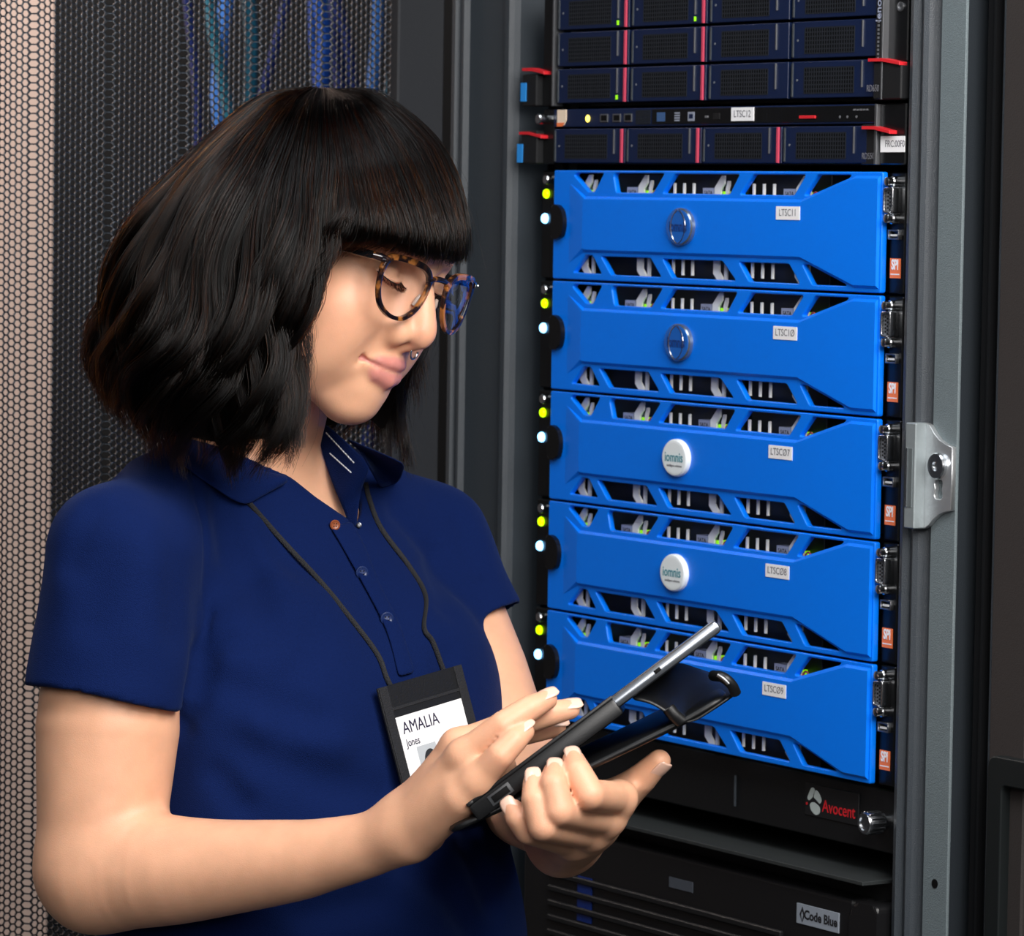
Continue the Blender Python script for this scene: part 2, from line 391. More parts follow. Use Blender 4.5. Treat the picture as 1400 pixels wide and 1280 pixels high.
# ------------------------------------------------------------------ drive servers above
def grille(u0, u1, v0, v1, nu, nv):
    g = MB()
    pu, pv = (u1-u0)/nu, (v1-v0)/nv
    for a in range(nu+1): g.box(u0+a*pu-.55, u0+a*pu+.55, v0, v1, -1.4, .4)
    for b_ in range(nv+1): g.box(u0, u1, v0+b_*pv-.5, v0+b_*pv+.5, -1.4, .2)
    return g.mesh('grille')
DW, DH = 104.2, 28.6
m_gr = mat('grille_black', '22262d', .38, .3)
drv_body = MB().prism([(2, 1), (DW-1, 1), (DW-1, DH-.6), (2, DH-.6)], -20, 0, .6).mesh('drive_face')
drv_rec = MB().box(18, 78, 4.2, DH-5, -.3, .12).mesh('grille_recess')
drv_gr = grille(18, 78, 4.6, DH-5.4, 20, 6)
drv_strip = MB().box(98.3, 101, 1, DH-1, -1, 1.4, .3).mesh('pull_strip')
drv_edge = MB().box(87.6, 89, 8, DH-1.2, -1, 1, .2).mesh('latch_edge')
drv_tip = MB().box(2.4, 4.4, 2, DH-1.8, -1, .8, .2).mesh('side_edge')
drv_led = MB().box(87.6, 89.2, 3, 6.4, -1, 1).mesh('activity_lamp')
drv_dot = MB().disc(9, DH/2, [(.9, -.5), (.9, .4)], 10).mesh('latch_dot')
def drive(parent, u, v, strip=True, lamp=False, tip=True):
    d = empty('drive_bay'); d.parent = parent; d.location = MB.p(u, v, 0)
    obj('drive_face', drv_body, m_navy, d); obj('grille_recess', drv_rec, m_hole, d); obj('grille', drv_gr, m_gr, d)['kind'] = 'stuff'
    if strip: obj('pull_strip', drv_strip, m_pink, d)
    obj('latch_edge', drv_edge, m_dsteel, d); obj('side_edge', drv_tip, m_rackgrey, d)
    obj('latch_dot', drv_dot, m_silver, d)
    if lamp: obj('activity_lamp', drv_led, m_led2, d)
    return d
def bent_strip(name, parent, u0, um, u1, v, dv, m=m_red):
    s_ = MB()
    a = [(u0, v), (um, v), (u1, v-dv), (u1, v-dv-2.4), (um, v-2.4), (u0, v-2.4)]
    s_.prism(a, -2, 5, .3); return s_.build(name, m, parent)
E1 = empty('storage_server', rack_matrix(0, 51, 0)); tag(E1, 'black storage server with twelve drive bays at the top of the rack', 'server', 'drive servers at the top')
MB().box(0, 434, 0, 88, -660, -20.5).build('chassis', m_black, E1)
for r_ in range(3):
    for c_ in range(4):
        drive(E1, c_*106+1, 1.2+r_*29.2, strip=c_ < 2, lamp=(c_, r_) in ((0, 0), (0, 2), (1, 2)))
MB().box(-44, -22, 0, 26, -12, 4, 1).build('ear', m_black, E1)
MB().box(-22, -4, 0, 88, -12, -2, 1).build('ear', m_black_gloss, E1)
bent_strip('red_edge', E1, -43, -28, -10, 31, 3.2)
MB().box(-45, -37, 4, 19, 3.8, 4.6).build('sticker', m_cyan_sticker, E1)
MB().box(-3, -.5, 0, 88, -8, 2, .3).build('edge_trim', m_dsteel, E1)
MB().box(425, 432, 27, 88, -10, 2.2, .5).build('ear', m_black, E1)
MB().box(424, 457, 0, 27, -12, 3, 1).build('ear', m_black, E1)
MB().box(433, 457, 27, 88, -14, -2, .8).build('ear', m_black_gloss, E1)
bent_strip('red_edge', E1, 420, 436, 457, 29.6, 3)
MB().box(433, 435, 0, 88, -4, 3.4, .2).build('edge_trim', m_dsteel, E1)
put_text('lettering', 'RD650', 5, 424, 8, 3.15, m_inkgrey, E1, stretch=.8).scale = (.9, 1, 1)
t_ = put_text('lettering', 'lenovo', 6.4, 428.6, 68, 2.4, m_labelgrey, E1, .1); t_.rotation_euler = (0, -math.pi/2, 0)
for k in range(10): MB().box(427.4, 429.4, 29+k*2.9, 30.6+k*2.9, 2, 2.5).build('vent_dash', m_silver, E1)
MB().disc(449, 66, [(3.4, -2), (3.4, -.8), (2.2, -.6), (2.0, -1.6)], 16).build('ear_screw', m_dsteel, E1)

E2 = empty('slim_server', rack_matrix(0, 4.5, 0)); tag(E2, 'slim black server with four drive bays, labelled LTSC12', 'server', 'drive servers at the top')
MB().box(-2, 436, 0, 44, -660, -20.5).build('chassis', m_black, E2)
for c_ in range(4): drive(E2, c_*104.3-2, 0, strip=c_ < 3)
MB().box(-2, 424, 29.4, 43.6, -20, -.2, .6).build('port_strip', m_navy, E2)
MB().box(424, 427, 0, 43.6, -6, 1.2, .3).build('edge_trim', m_dsteel, E2)
MB().box(408, 424, 0, 29, -20, -.1, .6).build('ear', m_black, E2)
MB().box(-44, -20, 0, 27, -12, 4, 1).build('ear', m_black, E2); MB().box(-20, -4, 0, 44, -12, -2, 1).build('ear', m_black_gloss, E2)
MB().box(427, 457, 0, 44, -14, -2, 1).build('ear', m_black_gloss, E2)
bent_strip('red_edge', E2, -46, -32, -13, 26, 3); bent_strip('red_edge', E2, 414, 428, 447, 27.6, 3.2)
MB().box(-49, -41, 1, 16, 3.8, 4.6).build('sticker', m_cyan_sticker, E2)
MB().disc(-12, 36, [(4, -2), (4.4, 8), (3.6, 9)], 16).build('thumbscrew', m_steel, E2)
MB().prism([(4, 31), (14, 31), (17, 35), (17, 43.4), (4, 43.4)], -.3, .5).build('sticker', mat('cream_sticker', 'f0d9c0', .5), E2)
MB().prism([(4, 30), (12, 30), (15, 33), (4, 33)], .4, .8).build('sticker', m_orange, E2)
MB().disc(48, 36, [(2.8, -.4), (2.8, .3), (1.6, .9)], 16).build('power_lamp', m_amber, E2)
for u_ in (66, 84, 100):
    p_ = MB().box(u_, u_+11, 33, 39.4, -.3, .6, .2).build('usb_port', m_dsteel, E2); MB().box(u_+2, u_+10, 34.2, 38.4, .4, .75).build('usb_slot', m_hole, p_)
obj('grille', grille(117, 136, 31.6, 41.6, 8, 3), m_gr, E2)['kind'] = 'stuff'
MB().box(139, 425, 31, 42.6, -.4, .4, .3).build('optical_drive', m_black_gloss, E2)
MB().box(146, 157, 33, 40, .3, .6).build('drive_mark', mat('mark_blue', '3b5a86', .5), E2)
for q in range(4): MB().box(170, 177, 33+q*1.9, 34.2+q*1.9, .3, .6).build('drive_mark', mat('mark_grey', '8d93a2', .5), E2)
dm = MB().box(188, 197, 33, 40, .3, .6, .1).build('drive_mark', mat('mark_grey', '8d93a2', .5), E2); MB().box(190, 195, 35, 38.4, .55, .8).build('mark_centre', m_navy, dm)
MB().box(211, 215.4, 35.4, 37, .3, .7).build('eject_mark', m_silver, E2)
MB().box(222, 231, 34, 38.6, .3, .9, .2).build('eject_button', m_black, E2)
lb = MB().box(246, 275, 32.6, 42.8, .3, 1).build('asset_label', m_paper, E2); put_text('lettering', 'LTSC12', 5.2, 260.5, 37.7, 1.1, m_inkgrey, lb, stretch=.92)
obj('grille', grille(280, 405, 32, 41.6, 34, 2), m_gr, E2)['kind'] = 'stuff'
MB().box(333, 353, 33.6, 36, .4, 1.6, .3).build('red_edge', m_red, E2)
for q in range(5): MB().box(398+q*3.8, 400.4+q*3.8, 39, 40.2, .4, .9).build('vent_dash', m_silver, E2)
for u_ in (382, 391, 402): MB().disc(u_, 34.6, [(1, .2), (1, .7)], 10).build('indicator', m_silver, E2)
put_text('lettering', 'RD550', 4.6, 416, 6, .1, m_inkgrey, E2, stretch=.8)
lb = MB().box(429, 457, 9, 20.5, -1.9, -1.1).build('asset_label', m_paper, E2); put_text('lettering', 'FRC:00F0', 4.8, 446, 14.8, -1, m_inkgrey, lb, stretch=.85)

# ------------------------------------------------------------------ console switch and power unit below
E3 = empty('console_switch', rack_matrix(0, -495, 0)); tag(E3, 'black rack console unit with a red and white logo', 'console')
MB().box(-10, 446, 1, 47, -600, -14, 1).build('case', mat('console_black', '101113', .45, bump=.1, bscale=600), E3)
MB().box(-46, 457, 1, 47, -18, -15.5, .3).build('front_flange', m_black, E3)
MB().box(449.5, 451, 3, 46, -14, -11, .3).build('edge_trim', m_dsteel, E3)
lp = MB().box(338, 404, 16, 40, -14.2, -13, .4).build('logo_plate', mat('plate_black', '1b1b1d', .4), E3)
put_text('lettering', 'Avocent', 9, 380, 25, -12.8, m_red, lp, .1, stretch=.92)
m_lg = mat('logo_grey', 'b6c0bd', .5)
def blob(pts): return MB().prism(rounded([(u-19, v) for u, v in pts], 3), -13.1, -12.7)
blob([(360, 29), (365, 37.5), (369.5, 37), (367, 30), (362, 27)]).build('logo_leaf', m_lg, lp)
blob([(368, 30), (370, 36.8), (375, 34), (378, 29), (376, 26), (371, 29)]).build('logo_leaf', m_lg, lp)
blob([(363, 25), (368, 27), (376, 24), (376, 19), (371, 17), (365, 20)]).build('logo_leaf', m_lg, lp)
MB().disc(340.5, 24.5, [(1.1, -13), (1.1, -12.7)], 10).build('logo_dot', m_red, lp)
ts = MB().disc(437, 24, [(5, -14), (5, -9), (7.8, -8.4), (8.2, 6), (7.4, 7.2), (5.4, 7.2), (5, 5.8)], 22).build('thumbscrew', m_steel, E3, 35)
for k in range(14):
    a = 2*math.pi*k/14; MB().box(437+7.9*math.cos(a)-.7, 437+7.9*math.cos(a)+.7, 24+7.9*math.sin(a)-.7, 24+7.9*math.sin(a)+.7, -7, 5.4, .2).build('knurl', m_steel, ts)
MB().box(247, 249, 10, 34, -14, -12.4, .3).build('latch_slot', m_rackgrey, E3)
E4 = empty('power_unit', rack_matrix(0, -760, 0)); tag(E4, 'black power unit with a grey badge and louvred front below the servers', 'power unit')
MB().box(-10, 446, 62, 244, -600, -16).build('case', m_black, E4)
MB().box(-10, 446, 245, 248, -200, 14, .4).build('top_shelf', mat('shelf_grey', '2b2f30', .5, bump=.6, bscale=1200, vary=.15, vscale=900), E4)
MB().box(-20, 424, 60, 231, -16, 6, 3, 3).build('front_panel', mat('panel_black', '141416', .4), E4)
MB().prism(rounded([(424, 60), (424, 224), (431, 231), (457, 231), (457, 60)], 5), -16, 9, 2.4).build('corner_grip', mat('panel_black', '141416', .4), E4)
hd = MB(); hd.tube([(455+26*math.cos(t), 168+34*math.sin(t), 10) for t in np.linspace(math.pi*.62, math.pi*1.38, 18)], 1.2, 8); hd.build('handle_rim', m_dsteel, E4)
lou = MB().box(20, 340, 0, 5, 4, 9, 1).mesh('louvre')
for k in range(11): obj('louvre', lou, m_black, E4).location = MB.p(0, 70+k*12, 0)
bd = MB().box(357, 409, 204, 219, 5.8, 6.8, .2).build('badge', mat('badge_grey', '8f97a2', .5), E4)
put_text('lettering', 'Code Blue', 6.8, 387, 211.4, 6.9, mat('navy_ink', '12306e', .3) if False else m_ink, bd, .3, stretch=.98)
MB().prism([(361, 211), (364.4, 217), (367.6, 211), (364.4, 205.4)], 6.7, 7).build('badge_emblem', m_ink, bd)
MB().prism([(363.4, 211), (364.4, 213.4), (365.4, 211), (364.4, 207)], 6.9, 7.2).build('badge_emblem', mat('badge_grey', '8f97a2', .5), bd)
b2 = MB().box(190, 222, 206, 214, 5.8, 6.6).build('badge', mat('badge_dim', '4a4f58', .5), E4)
MB().box(62, 82, 160, 196, 5.8, 7).build('blue_tab', mat('tab_blue', '0f2a70', .4), E4)

# ------------------------------------------------------------------ the open mesh door on the left
DOORX = -168.
dm_ = rack_matrix(DOORX, FLOORV, 10) @ Matrix.Rotation(-math.radians(90-2), 4, 'Z')     # swung open, x runs from the hinge to the free edge
door = empty('mesh_door', dm_); tag(door, 'open perforated steel rack door behind the woman', 'door')
m_doorf = mat('door_frame', '25272b', .45, bump=.2, bscale=1200)
def dbx(name, *a, m=m_doorf): return MB().box(*a).build(name, m, door)
dbx('stile', 0, 46, 0, H, -12, 6, 1.5); dbx('stile', 690, 730, 0, H, -12, 6, 1.5)
dbx('rail', 46, 690, 0, 720, -12, 4, 1.5); dbx('rail', 46, 690, 2010, H, -12, 4, 1.5)
def perforated():
    pv = 6.0; pu = pv*math.sqrt(3)/2; per = 13
    def fold(x):              # pleats: shallow broad facet, steep narrow facet
        n = x/pu; k = math.floor(n/per); f = n-k*per
        return 0. if f < 3.5 else (-1.6 if f < 4.2 else (-1.6-6.4*(f-4.2)/7.8 if f < 12 else -8*(13-f)))
    nu, nv = int(644/pu), int(1290/pv)
    hexo = [(pv/math.sqrt(3)*math.cos(t), pv/math.sqrt(3)*math.sin(t)) for t in np.arange(6)*math.pi/3]
    sc = .80
    i = np.arange(nu); j = np.arange(nv); I, J = np.meshgrid(i, j, indexing='ij')
    cx = (46+pu*.5+I*pu).ravel(); cy = (721+pv*.5+J*pv+(I % 2)*pv/2).ravel(); N = len(cx)
    V = np.zeros((N, 18, 3))
    for k, (a, b_) in enumerate(hexo):
        V[:, k] = np.stack([cx+a, cy+b_, np.zeros(N)], 1)
        V[:, 6+k] = np.stack([cx+a*sc, cy+b_*sc, np.zeros(N)], 1)
        V[:, 12+k] = np.stack([cx+a*sc, cy+b_*sc, np.full(N, -1.2)], 1)
    fx = np.array([fold(x-46) for x in np.arange(40, 700, .25)])
    V[:, :, 2] += np.interp(V[:, :, 0], np.arange(40, 700, .25), fx)
    V[:, :, 0] = np.clip(V[:, :, 0], 44, 692)
    co = np.stack([V[..., 0], -V[..., 2], V[..., 1]], -1).reshape(-1, 3)/1000
    q = []
    for k in range(6):
        k2 = (k+1) % 6; q.append((k, k2, 6+k2, 6+k)); q.append((6+k, 6+k2, 12+k2, 12+k))
    F = (np.array(q)[None]+18*np.arange(N)[:, None, None]).reshape(-1, 4)
    return quads_mesh('perforated_sheet', co, F)
def quads_mesh(name, co, F, smooth=False):
    me = bpy.data.meshes.new(name)
    me.vertices.add(len(co)); me.vertices.foreach_set('co', np.ascontiguousarray(co, dtype=np.float32).ravel())
    n = len(F); k = F.shape[1]
    me.loops.add(n*k); me.loops.foreach_set('vertex_index', np.ascontiguousarray(F, dtype=np.int32).ravel())
    me.polygons.add(n); me.polygons.foreach_set('loop_start', np.arange(0, n*k, k, dtype=np.int32))
    if smooth: me.polygons.foreach_set('use_smooth', np.ones(n, bool))
    me.update(calc_edges=True); me.validate(); return me
ps = obj('perforated_sheet', perforated(), mat('perforated_steel', '3d434b', .32, .6), door); ps['kind'] = 'stuff'

# ------------------------------------------------------------------ cables hanging in the next aisle, seen through the door
cb = empty('cable_bundle', loc=(-.40, 4.85, 0)); tag(cb, 'bundle of blue and grey network cables hanging behind the mesh door', 'cables')
cr_ = random.Random(4)
ccol = [mat('cable_blue', '1d52b4', .4), mat('cable_sky', '3f80d8', .4), mat('cable_teal', '267089', .4), mat('cable_navy', '1a2a66', .4), mat('cable_grey', '8c8a80', .5), mat('cable_red', '7a2438', .4)]
for k in range(13):
    x0 = 30+k*21+cr_.uniform(-12, 12); w0 = cr_.uniform(-60, 60); pts = []
    ph, am = cr_.uniform(0, 6), cr_.uniform(8, 38)
    for i in range(34):
        v = 2200*i/33; pts.append((x0+am*math.sin(v*.0052+ph)+14*math.sin(v*.013+ph*2), v, w0+20*math.cos(v*.004+ph)))
    MB().tube(pts, cr_.uniform(5, 9), 8).build('cable', ccol[cr_.choice((0, 0, 0, 1, 1, 2, 3, 3, 4, 5))], cb, True)
# ------------------------------------------------------------------ smooth solids: a small distance-field modeller
import openvdb
def K(px, py, d):                      # a point of the place, in the camera's axes, millimetres
    return np.array([(px-700)*d/FPX, (640-py)*d/FPX, -d])
def cam2world(P): return P@CM.T/1000+np.array([0, 0, CAMZ])
def smin(a, b, k):
    if k <= 0: return np.minimum(a, b)
    h = np.maximum(k-np.abs(a-b), 0)/k
    return np.minimum(a, b)-h*h*k*.25
class Prim:
    def box(s, m=0): return s.lo-m, s.hi+m
class Cap(Prim):
    """tapered capsule chain; flat=(axis, f) squeezes the section along an axis by f"""
    def __init__(s, pts, rad, flat=None):
        s.P = [np.asarray(p, float) for p in pts]; s.r = list(rad) if hasattr(rad, '__len__') else [rad]*len(pts)
        A = np.array(s.P); R = max(s.r); s.lo, s.hi = A.min(0)-R, A.max(0)+R
        s.flat = None if flat is None else (np.asarray(flat[0], float)/np.linalg.norm(flat[0]), flat[1])
    def f(s, X):
        best = None
        for (a, b, ra, rb) in zip(s.P, s.P[1:], s.r, s.r[1:]):
            ab = b-a; v = X-a; t = np.clip(v@ab/(ab@ab), 0, 1); v = v-t[:, None]*ab
            if s.flat is not None:
                n, fl = s.flat; c = v@n; v = v+((1/fl-1)*c)[:, None]*n
            d = np.sqrt((v*v).sum(1))-(ra+(rb-ra)*t)
            best = d if best is None else np.minimum(best, d)
        return best
class Ell(Prim):
    def __init__(s, c, r, R=None):
        s.c = np.asarray(c, float); s.r = np.asarray(r, float); s.R = np.eye(3) if R is None else R   # columns = axes
        e = np.sqrt(((s.R*s.r)**2).sum(1)); s.lo, s.hi = s.c-e, s.c+e
    def f(s, X):
        q = (X-s.c)@s.R; k0 = np.sqrt(((q/s.r)**2).sum(1)); k1 = np.sqrt(((q/s.r**2)**2).sum(1))
        return np.where(k1 > 1e-9, k0*(k0-1)/np.maximum(k1, 1e-9), -s.r.min())
class Fn(Prim):
    def __init__(s, fn, lo, hi): s.f = fn; s.lo = np.asarray(lo, float); s.hi = np.asarray(hi, float)
class Op(Prim):
    """children applied in order: (sign, k, node); sign '+' joins, '-' cuts, 'x' keeps the inside, 'o' offsets by a field"""
    def __init__(s, items):
        s.items = items; L = [n for g, k, n in items if g == '+']
        s.lo = np.min([n.lo-k for g, k, n in items if g == '+'], 0); s.hi = np.max([n.hi+k for g, k, n in items if g == '+'], 0)
    def f(s, X, lo=None, hi=None):
        if lo is None: lo, hi = X.min(0), X.max(0)
        d = None
        for g, k, n in s.items:
            m = k+14 if g == '+' else k+3
            if g != 'x' and (np.any(n.lo-m > hi) or np.any(n.hi+m < lo)): continue
            if g == '-' and d is None: continue
            e = n.f(X)
            if e is None: continue
            if g == '+': d = e if d is None else smin(d, e, k)
            elif g == '-': d = -smin(-d, e, k)
            elif g == 'x':
                if d is not None: d = -smin(-d, -e, k)
            elif g == 'o':
                if d is not None: d = d+e
        return d if d is not None else np.full(len(X), 60.)
def mesh_field(node, h, name, B=16, keep=1.35):
    lo, hi = node.lo-3*h-2, node.hi+3*h+2
    i0 = np.floor(lo/h/B).astype(int); i1 = np.ceil(hi/h/B).astype(int)
    n = i1-i0
    ax = [np.arange(n[k]) for k in range(3)]
    G = np.stack(np.meshgrid(*ax, indexing='ij'), -1).reshape(-1, 3)
    C = ((G+i0)*B+(B-1)/2)*h
    rad = B*h*.5*math.sqrt(3)
    grid = openvdb.FloatGrid(6*h); off = np.stack(np.meshgrid(*[np.arange(B)]*3, indexing='ij'), -1).reshape(-1, 3)*h
    gid = G//4; key = (gid[:, 0]*1000+gid[:, 1])*1000+gid[:, 2]
    order = np.argsort(key, kind='stable'); cuts = np.nonzero(np.diff(key[order]))[0]+1
    for idx in np.split(order, cuts):
        cc = C[idx]; d_ = node.f(cc, cc.min(0)-rad, cc.max(0)+rad)
        for i_, d in zip(idx, d_):
            g = G[i_]
            if abs(d) > keep*rad+2:
                if d < 0:
                    a = ((g+i0)*B).tolist(); grid.fill(a, [q+B-1 for q in a], -6*h, True)
                continue
            X = off+(g+i0)*B*h
            v = np.clip(node.f(X), -6*h, 6*h).reshape(B, B, B)
            grid.copyFromArray(np.ascontiguousarray(v, dtype=np.float32), ijk=((g+i0)*B).tolist())
    pts, quads = grid.convertToQuads(0.0)
    return np.asarray(pts, float)*h, np.asarray(quads)[:, ::-1].copy()

# ------------------------------------------------------------------ the woman: where her joints are
HD = 2775.
HL = np.array([.46, -.10, -.882]); HU = np.array([.292, .955, .043])
HL /= np.linalg.norm(HL); HU -= HL*(HU@HL); HU /= np.linalg.norm(HU); HF = np.cross(HL, HU)
HR = np.stack([HL, HF, HU], 1)                       # head axes: her left, forward, up
HO = K(594, 366, HD)-HR@np.array([0, 86, 8.])
def hd(x, y, z): return HO+HR@np.array([x, y, z], float)
def hcap(pts, r): return Cap([hd(*p) for p in pts], r)
def hell(c, r, rot=None): return Ell(hd(*c), r, HR if rot is None else HR@rot)
def rotz(a): c, s = math.cos(a), math.sin(a); return np.array([[c, -s, 0], [s, c, 0], [0, 0, 1.]])
def rotx(a): c, s = math.cos(a), math.sin(a); return np.array([[1., 0, 0], [0, c, -s], [0, s, c]])
def dent(pts, amp, sig):
    c = hcap(pts, 0.); return ('o', 0, Fn(lambda X: amp*np.exp(-(np.maximum(c.f(X), 0)/sig)**2), c.lo-3*sig, c.hi+3*sig))
def head_items():
    I = [('+', 0, hell((0, -8, 28), (71, 91, 69))),
         ('+', 14, hell((0, 44, 22), (57, 38, 46))),
         ('+', 14, hell((0, 36, -26), (57, 42, 58)))]
    for s in (-1, 1):
        I += [('+', 20, hcap([(s*42, -2, -52), (s*31, 30, -80), (s*9, 50, -93)], [16, 16, 13])),
              ('+', 18, hell((s*38, 47, -36), (23, 24, 25))),
              ('+', 18, hell((s*35, 38, -60), (22, 26, 26))),
              ('+', 10, hcap([(s*12, 77, 9), (s*28, 75, 13), (s*46, 62, 9)], [6, 6.5, 6]))]
    I += [('+', 12, hell((0, 54.5, -92.5), (21, 16, 13.5))),
          ('+', 14, hell((0, 54, -66), (28.5, 21.5, 25))),
          ('-', 0, hell((0, 300, 0), (1, 1, 1)))]
    for s in (-1, 1):
        I += [('-', 9, hell((s*31.5, 88, -1.5), (17.5, 14, 10.5))),
              ('+', 3, hell((s*31.5, 63.5, -2.5), (14.5, 13.6, 12.5))),
              ('+', 1.5, hcap([(s*17.5, 73.5, -5), (s*24.5, 77.2, -7.4), (s*31.5, 78.4, -8.2), (s*38.5, 77, -7.4), (s*46.5, 70.5, -4)], [1.2, 1.5, 1.6, 1.5, 1.2])),
              ('-', 2.5, hcap([(s*18.5, 77, 1.5), (s*25.5, 79.5, 4.5), (s*33.5, 79.5, 5), (s*42.5, 75, 2.5)], [.8, .9, .9, .7]))]
    for s in (-1, 1): I += [('+', 9, hcap([(s*5, 71, 2), (s*9, 75, -16), (s*12, 78, -35)], [7, 8.5, 9]))]
    I += [('+', 7, hcap([(0, 76, 6), (0, 85, -14), (0, 90, -29)], [7, 7.5, 8.8])),
          ('+', 5, hell((0, 91.4, -36), (9.4, 9.4, 8.8))),
          ('+', 4, hcap([(0, 92, -41), (0, 80, -48)], [5.8, 5]))]
    for s in (-1, 1):
        I += [('+', 8, hell((s*13.2, 79, -41.5), (6, 10, 7.4))),
              ('-', 1.6, hell((s*7.4, 87, -48.4), (2.8, 5.2, 3.2)))]
    # lips
    up = [(-25.5, 65.2, -63), (-15, 75.0, -62.2), (-6, 78.2, -61.4), (0, 78.8, -61.6), (6, 78.2, -61.4), (15, 75.0, -62.2), (25.5, 65.2, -63)]
    lw = [(-24, 65.4, -64.6), (-13, 73.4, -70.6), (0, 75.6, -72.8), (13, 73.4, -70.6), (24, 65.4, -64.6)]
    I += [('+', 9, hell((0, 68, -53), (15, 7.5, 8))), ('+', 6, hcap(up, [1.6, 3.3, 4.3, 4.4, 4.3, 3.3, 1.6])),
          ('+', 5, hcap(lw, [1.6, 5, 6.2, 5, 1.6])),
          ('-', 2.2, hcap([(-27, 67.2, -62.8), (-20, 73.6, -64.4), (-14, 79, -65.8), (-5, 82.4, -67.2), (5, 82.4, -67.2), (14, 79, -65.8), (20, 73.6, -64.4), (27, 67.2, -62.8)], [.8, .8, .9, .9, .9, .9, .8, .8])),
          ('+', 9, hell((0, 61, -82), (19, 10, 8))),
          dent([(0, 82, -51), (0, 81, -55)], .4, 2.5)]
    for s in (-1, 1):
        I += [dent([(s*22, 77, -43), (s*28, 71.5, -53), (s*33, 65, -64)], .7, 6),
              dent([(s*27, 68, -62), (s*28, 67, -66)], 1.2, 3.2),
              ('+', 5, hell((s*71, -8, -14), (6, 15, 28)))]
    return I, up, lw

def spline(P, n):
    P = np.array(P, float); k = len(P)
    E_ = np.vstack([2*P[0]-P[1], P, 2*P[-1]-P[-2]]); t = np.linspace(0, k-1-1e-9, n); i = t.astype(int); f = (t-i)[:, None]
    a, b, c, d = E_[i], E_[i+1], E_[i+2], E_[i+3]
    return .5*((2*b)+(c-a)*f+(2*a-5*b+4*c-d)*f**2+(3*b-a-3*c+d)*f**3)
# torso axes
TY = math.radians(48)
TL = np.array([math.cos(TY), 0, -math.sin(TY)]); TF = np.array([math.sin(TY), 0, math.cos(TY)]); TU = np.array([0, 1., 0])
TR = np.stack([TL, TF, TU], 1)
TO = K(392, 700, 2870)                              # between the shoulder joints
def tp(x, y, z): return TO+TR@np.array([x, y, z], float)
def loft(hs, cx, cy, a, b, p=2.3):
    """elliptic sections stacked along the torso: local height, centre (left, forward), half width, half depth"""
    hs = np.array(hs, float); o = np.argsort(hs)
    A = [np.array(q, float)[o] for q in (cx, cy, a, b)]; hs = hs[o]
    def f(X):
        q = (X-TO)@TR; h = np.clip(q[:, 2], hs[0], hs[-1])
        c0, c1, aa, bb = [np.interp(h, hs, w) for w in A]
        u, v = np.abs((q[:, 0]-c0)/aa), np.abs((q[:, 1]-c1)/bb)
        k = (u**p+v**p)**(1/p); d = (k-1)*np.minimum(aa, bb)
        dz = np.abs(q[:, 2]-h)
        return np.where(dz > 0, np.sqrt(np.maximum(d, 0)**2+dz**2)+np.minimum(d, 0)*0, d)
    R = max(A[2].max(), A[3].max())+20
    corners = np.array([tp(x, y, z) for x in (-R, R) for y in (-R, R) for z in (hs[0], hs[-1])])
    return Fn(f, corners.min(0), corners.max(0))
SN, EN, WN = K(162, 764, 2735), K(135, 1188, 2715), K(549, 1132, 2605)      # near (right) shoulder, elbow, wrist
SF_, EF, WF = K(588, 738, 2990), K(706, 1075, 2895), K(772, 1140, 2680)     # far (left) shoulder, elbow, wrist
NECKB = K(322, 668, 2885)
def finger(pts, rad): return Cap([K(*p) for p in pts], rad)
RH = dict(
 pinky=([(652, 1068, 2556), (684, 1033, 2546), (704, 1012, 2549), (717, 1001, 2553)], [9.5, 8.6, 7.8, 6.2]),
 ring=([(634, 1034, 2566), (688, 992, 2556), (724, 969, 2560), (748, 957, 2565)], [10, 9.0, 8.2, 6.4]),
 middle=([(626, 1020, 2585), (704, 989, 2578), (752, 975, 2580), (779, 970, 2584)], [10, 9.0, 8.2, 6.4]),
 index=([(634, 1028, 2606), (698, 1004, 2602), (738, 996, 2602), (760, 994, 2605)], [10, 9.0, 8.2, 6.6]))
LH = dict(
 index=([(846, 1092, 2572), (806, 1087, 2522), (790, 1056, 2527), (784, 1040, 2538)], [10.5, 9.6, 8.6, 7.0]),
 middle=([(830, 1120, 2576), (764, 1108, 2516), (757, 1074, 2518), (758, 1056, 2530)], [10.5, 9.8, 8.6, 7.0]),
 ring=([(808, 1140, 2584), (742, 1130, 2518), (731, 1094, 2519), (730, 1070, 2528)], [10, 9.2, 8.2, 6.8]),
 pinky=([(782, 1152, 2596), (722, 1136, 2532), (708, 1118, 2528), (702, 1108, 2532)], [9.5, 8.4, 7.8, 6.8]))
def hand_right():
    F = Op([('+', .6, finger(*v)) for v in RH.values()])
    n = np.cross(K(652, 1068, 2556)-WN, K(634, 1028, 2606)-WN); n /= np.linalg.norm(n)
    palm = Op([('+', 0, Cap([WN, K(605, 1082, 2585)], [21, 18], flat=(n, .76)))]
        + [('+', 9, Cap([WN+o, K(*RH[k][0][0])], [12, 10.5])) for k, o in (('pinky', np.array([4, -5, 8.])), ('ring', np.array([0, -2, 5.])), ('middle', np.array([0, 5, -4.])), ('index', np.array([0, 7, -10.])))]
        + [('+', 10, Cap([WN+np.array([9, -6, 8.]), K(628, 1092, 2562)], [12.5, 11])),
           ('+', 8, Cap([WN+np.array([14, -4, -18.]), K(612, 1092, 2634), K(655, 1066, 2640), K(690, 1048, 2636)], [14, 11, 9.5, 7.5]))])
    for q in list(palm.items): pass
    return Op([('+', 0, palm), ('+', 6, F)])
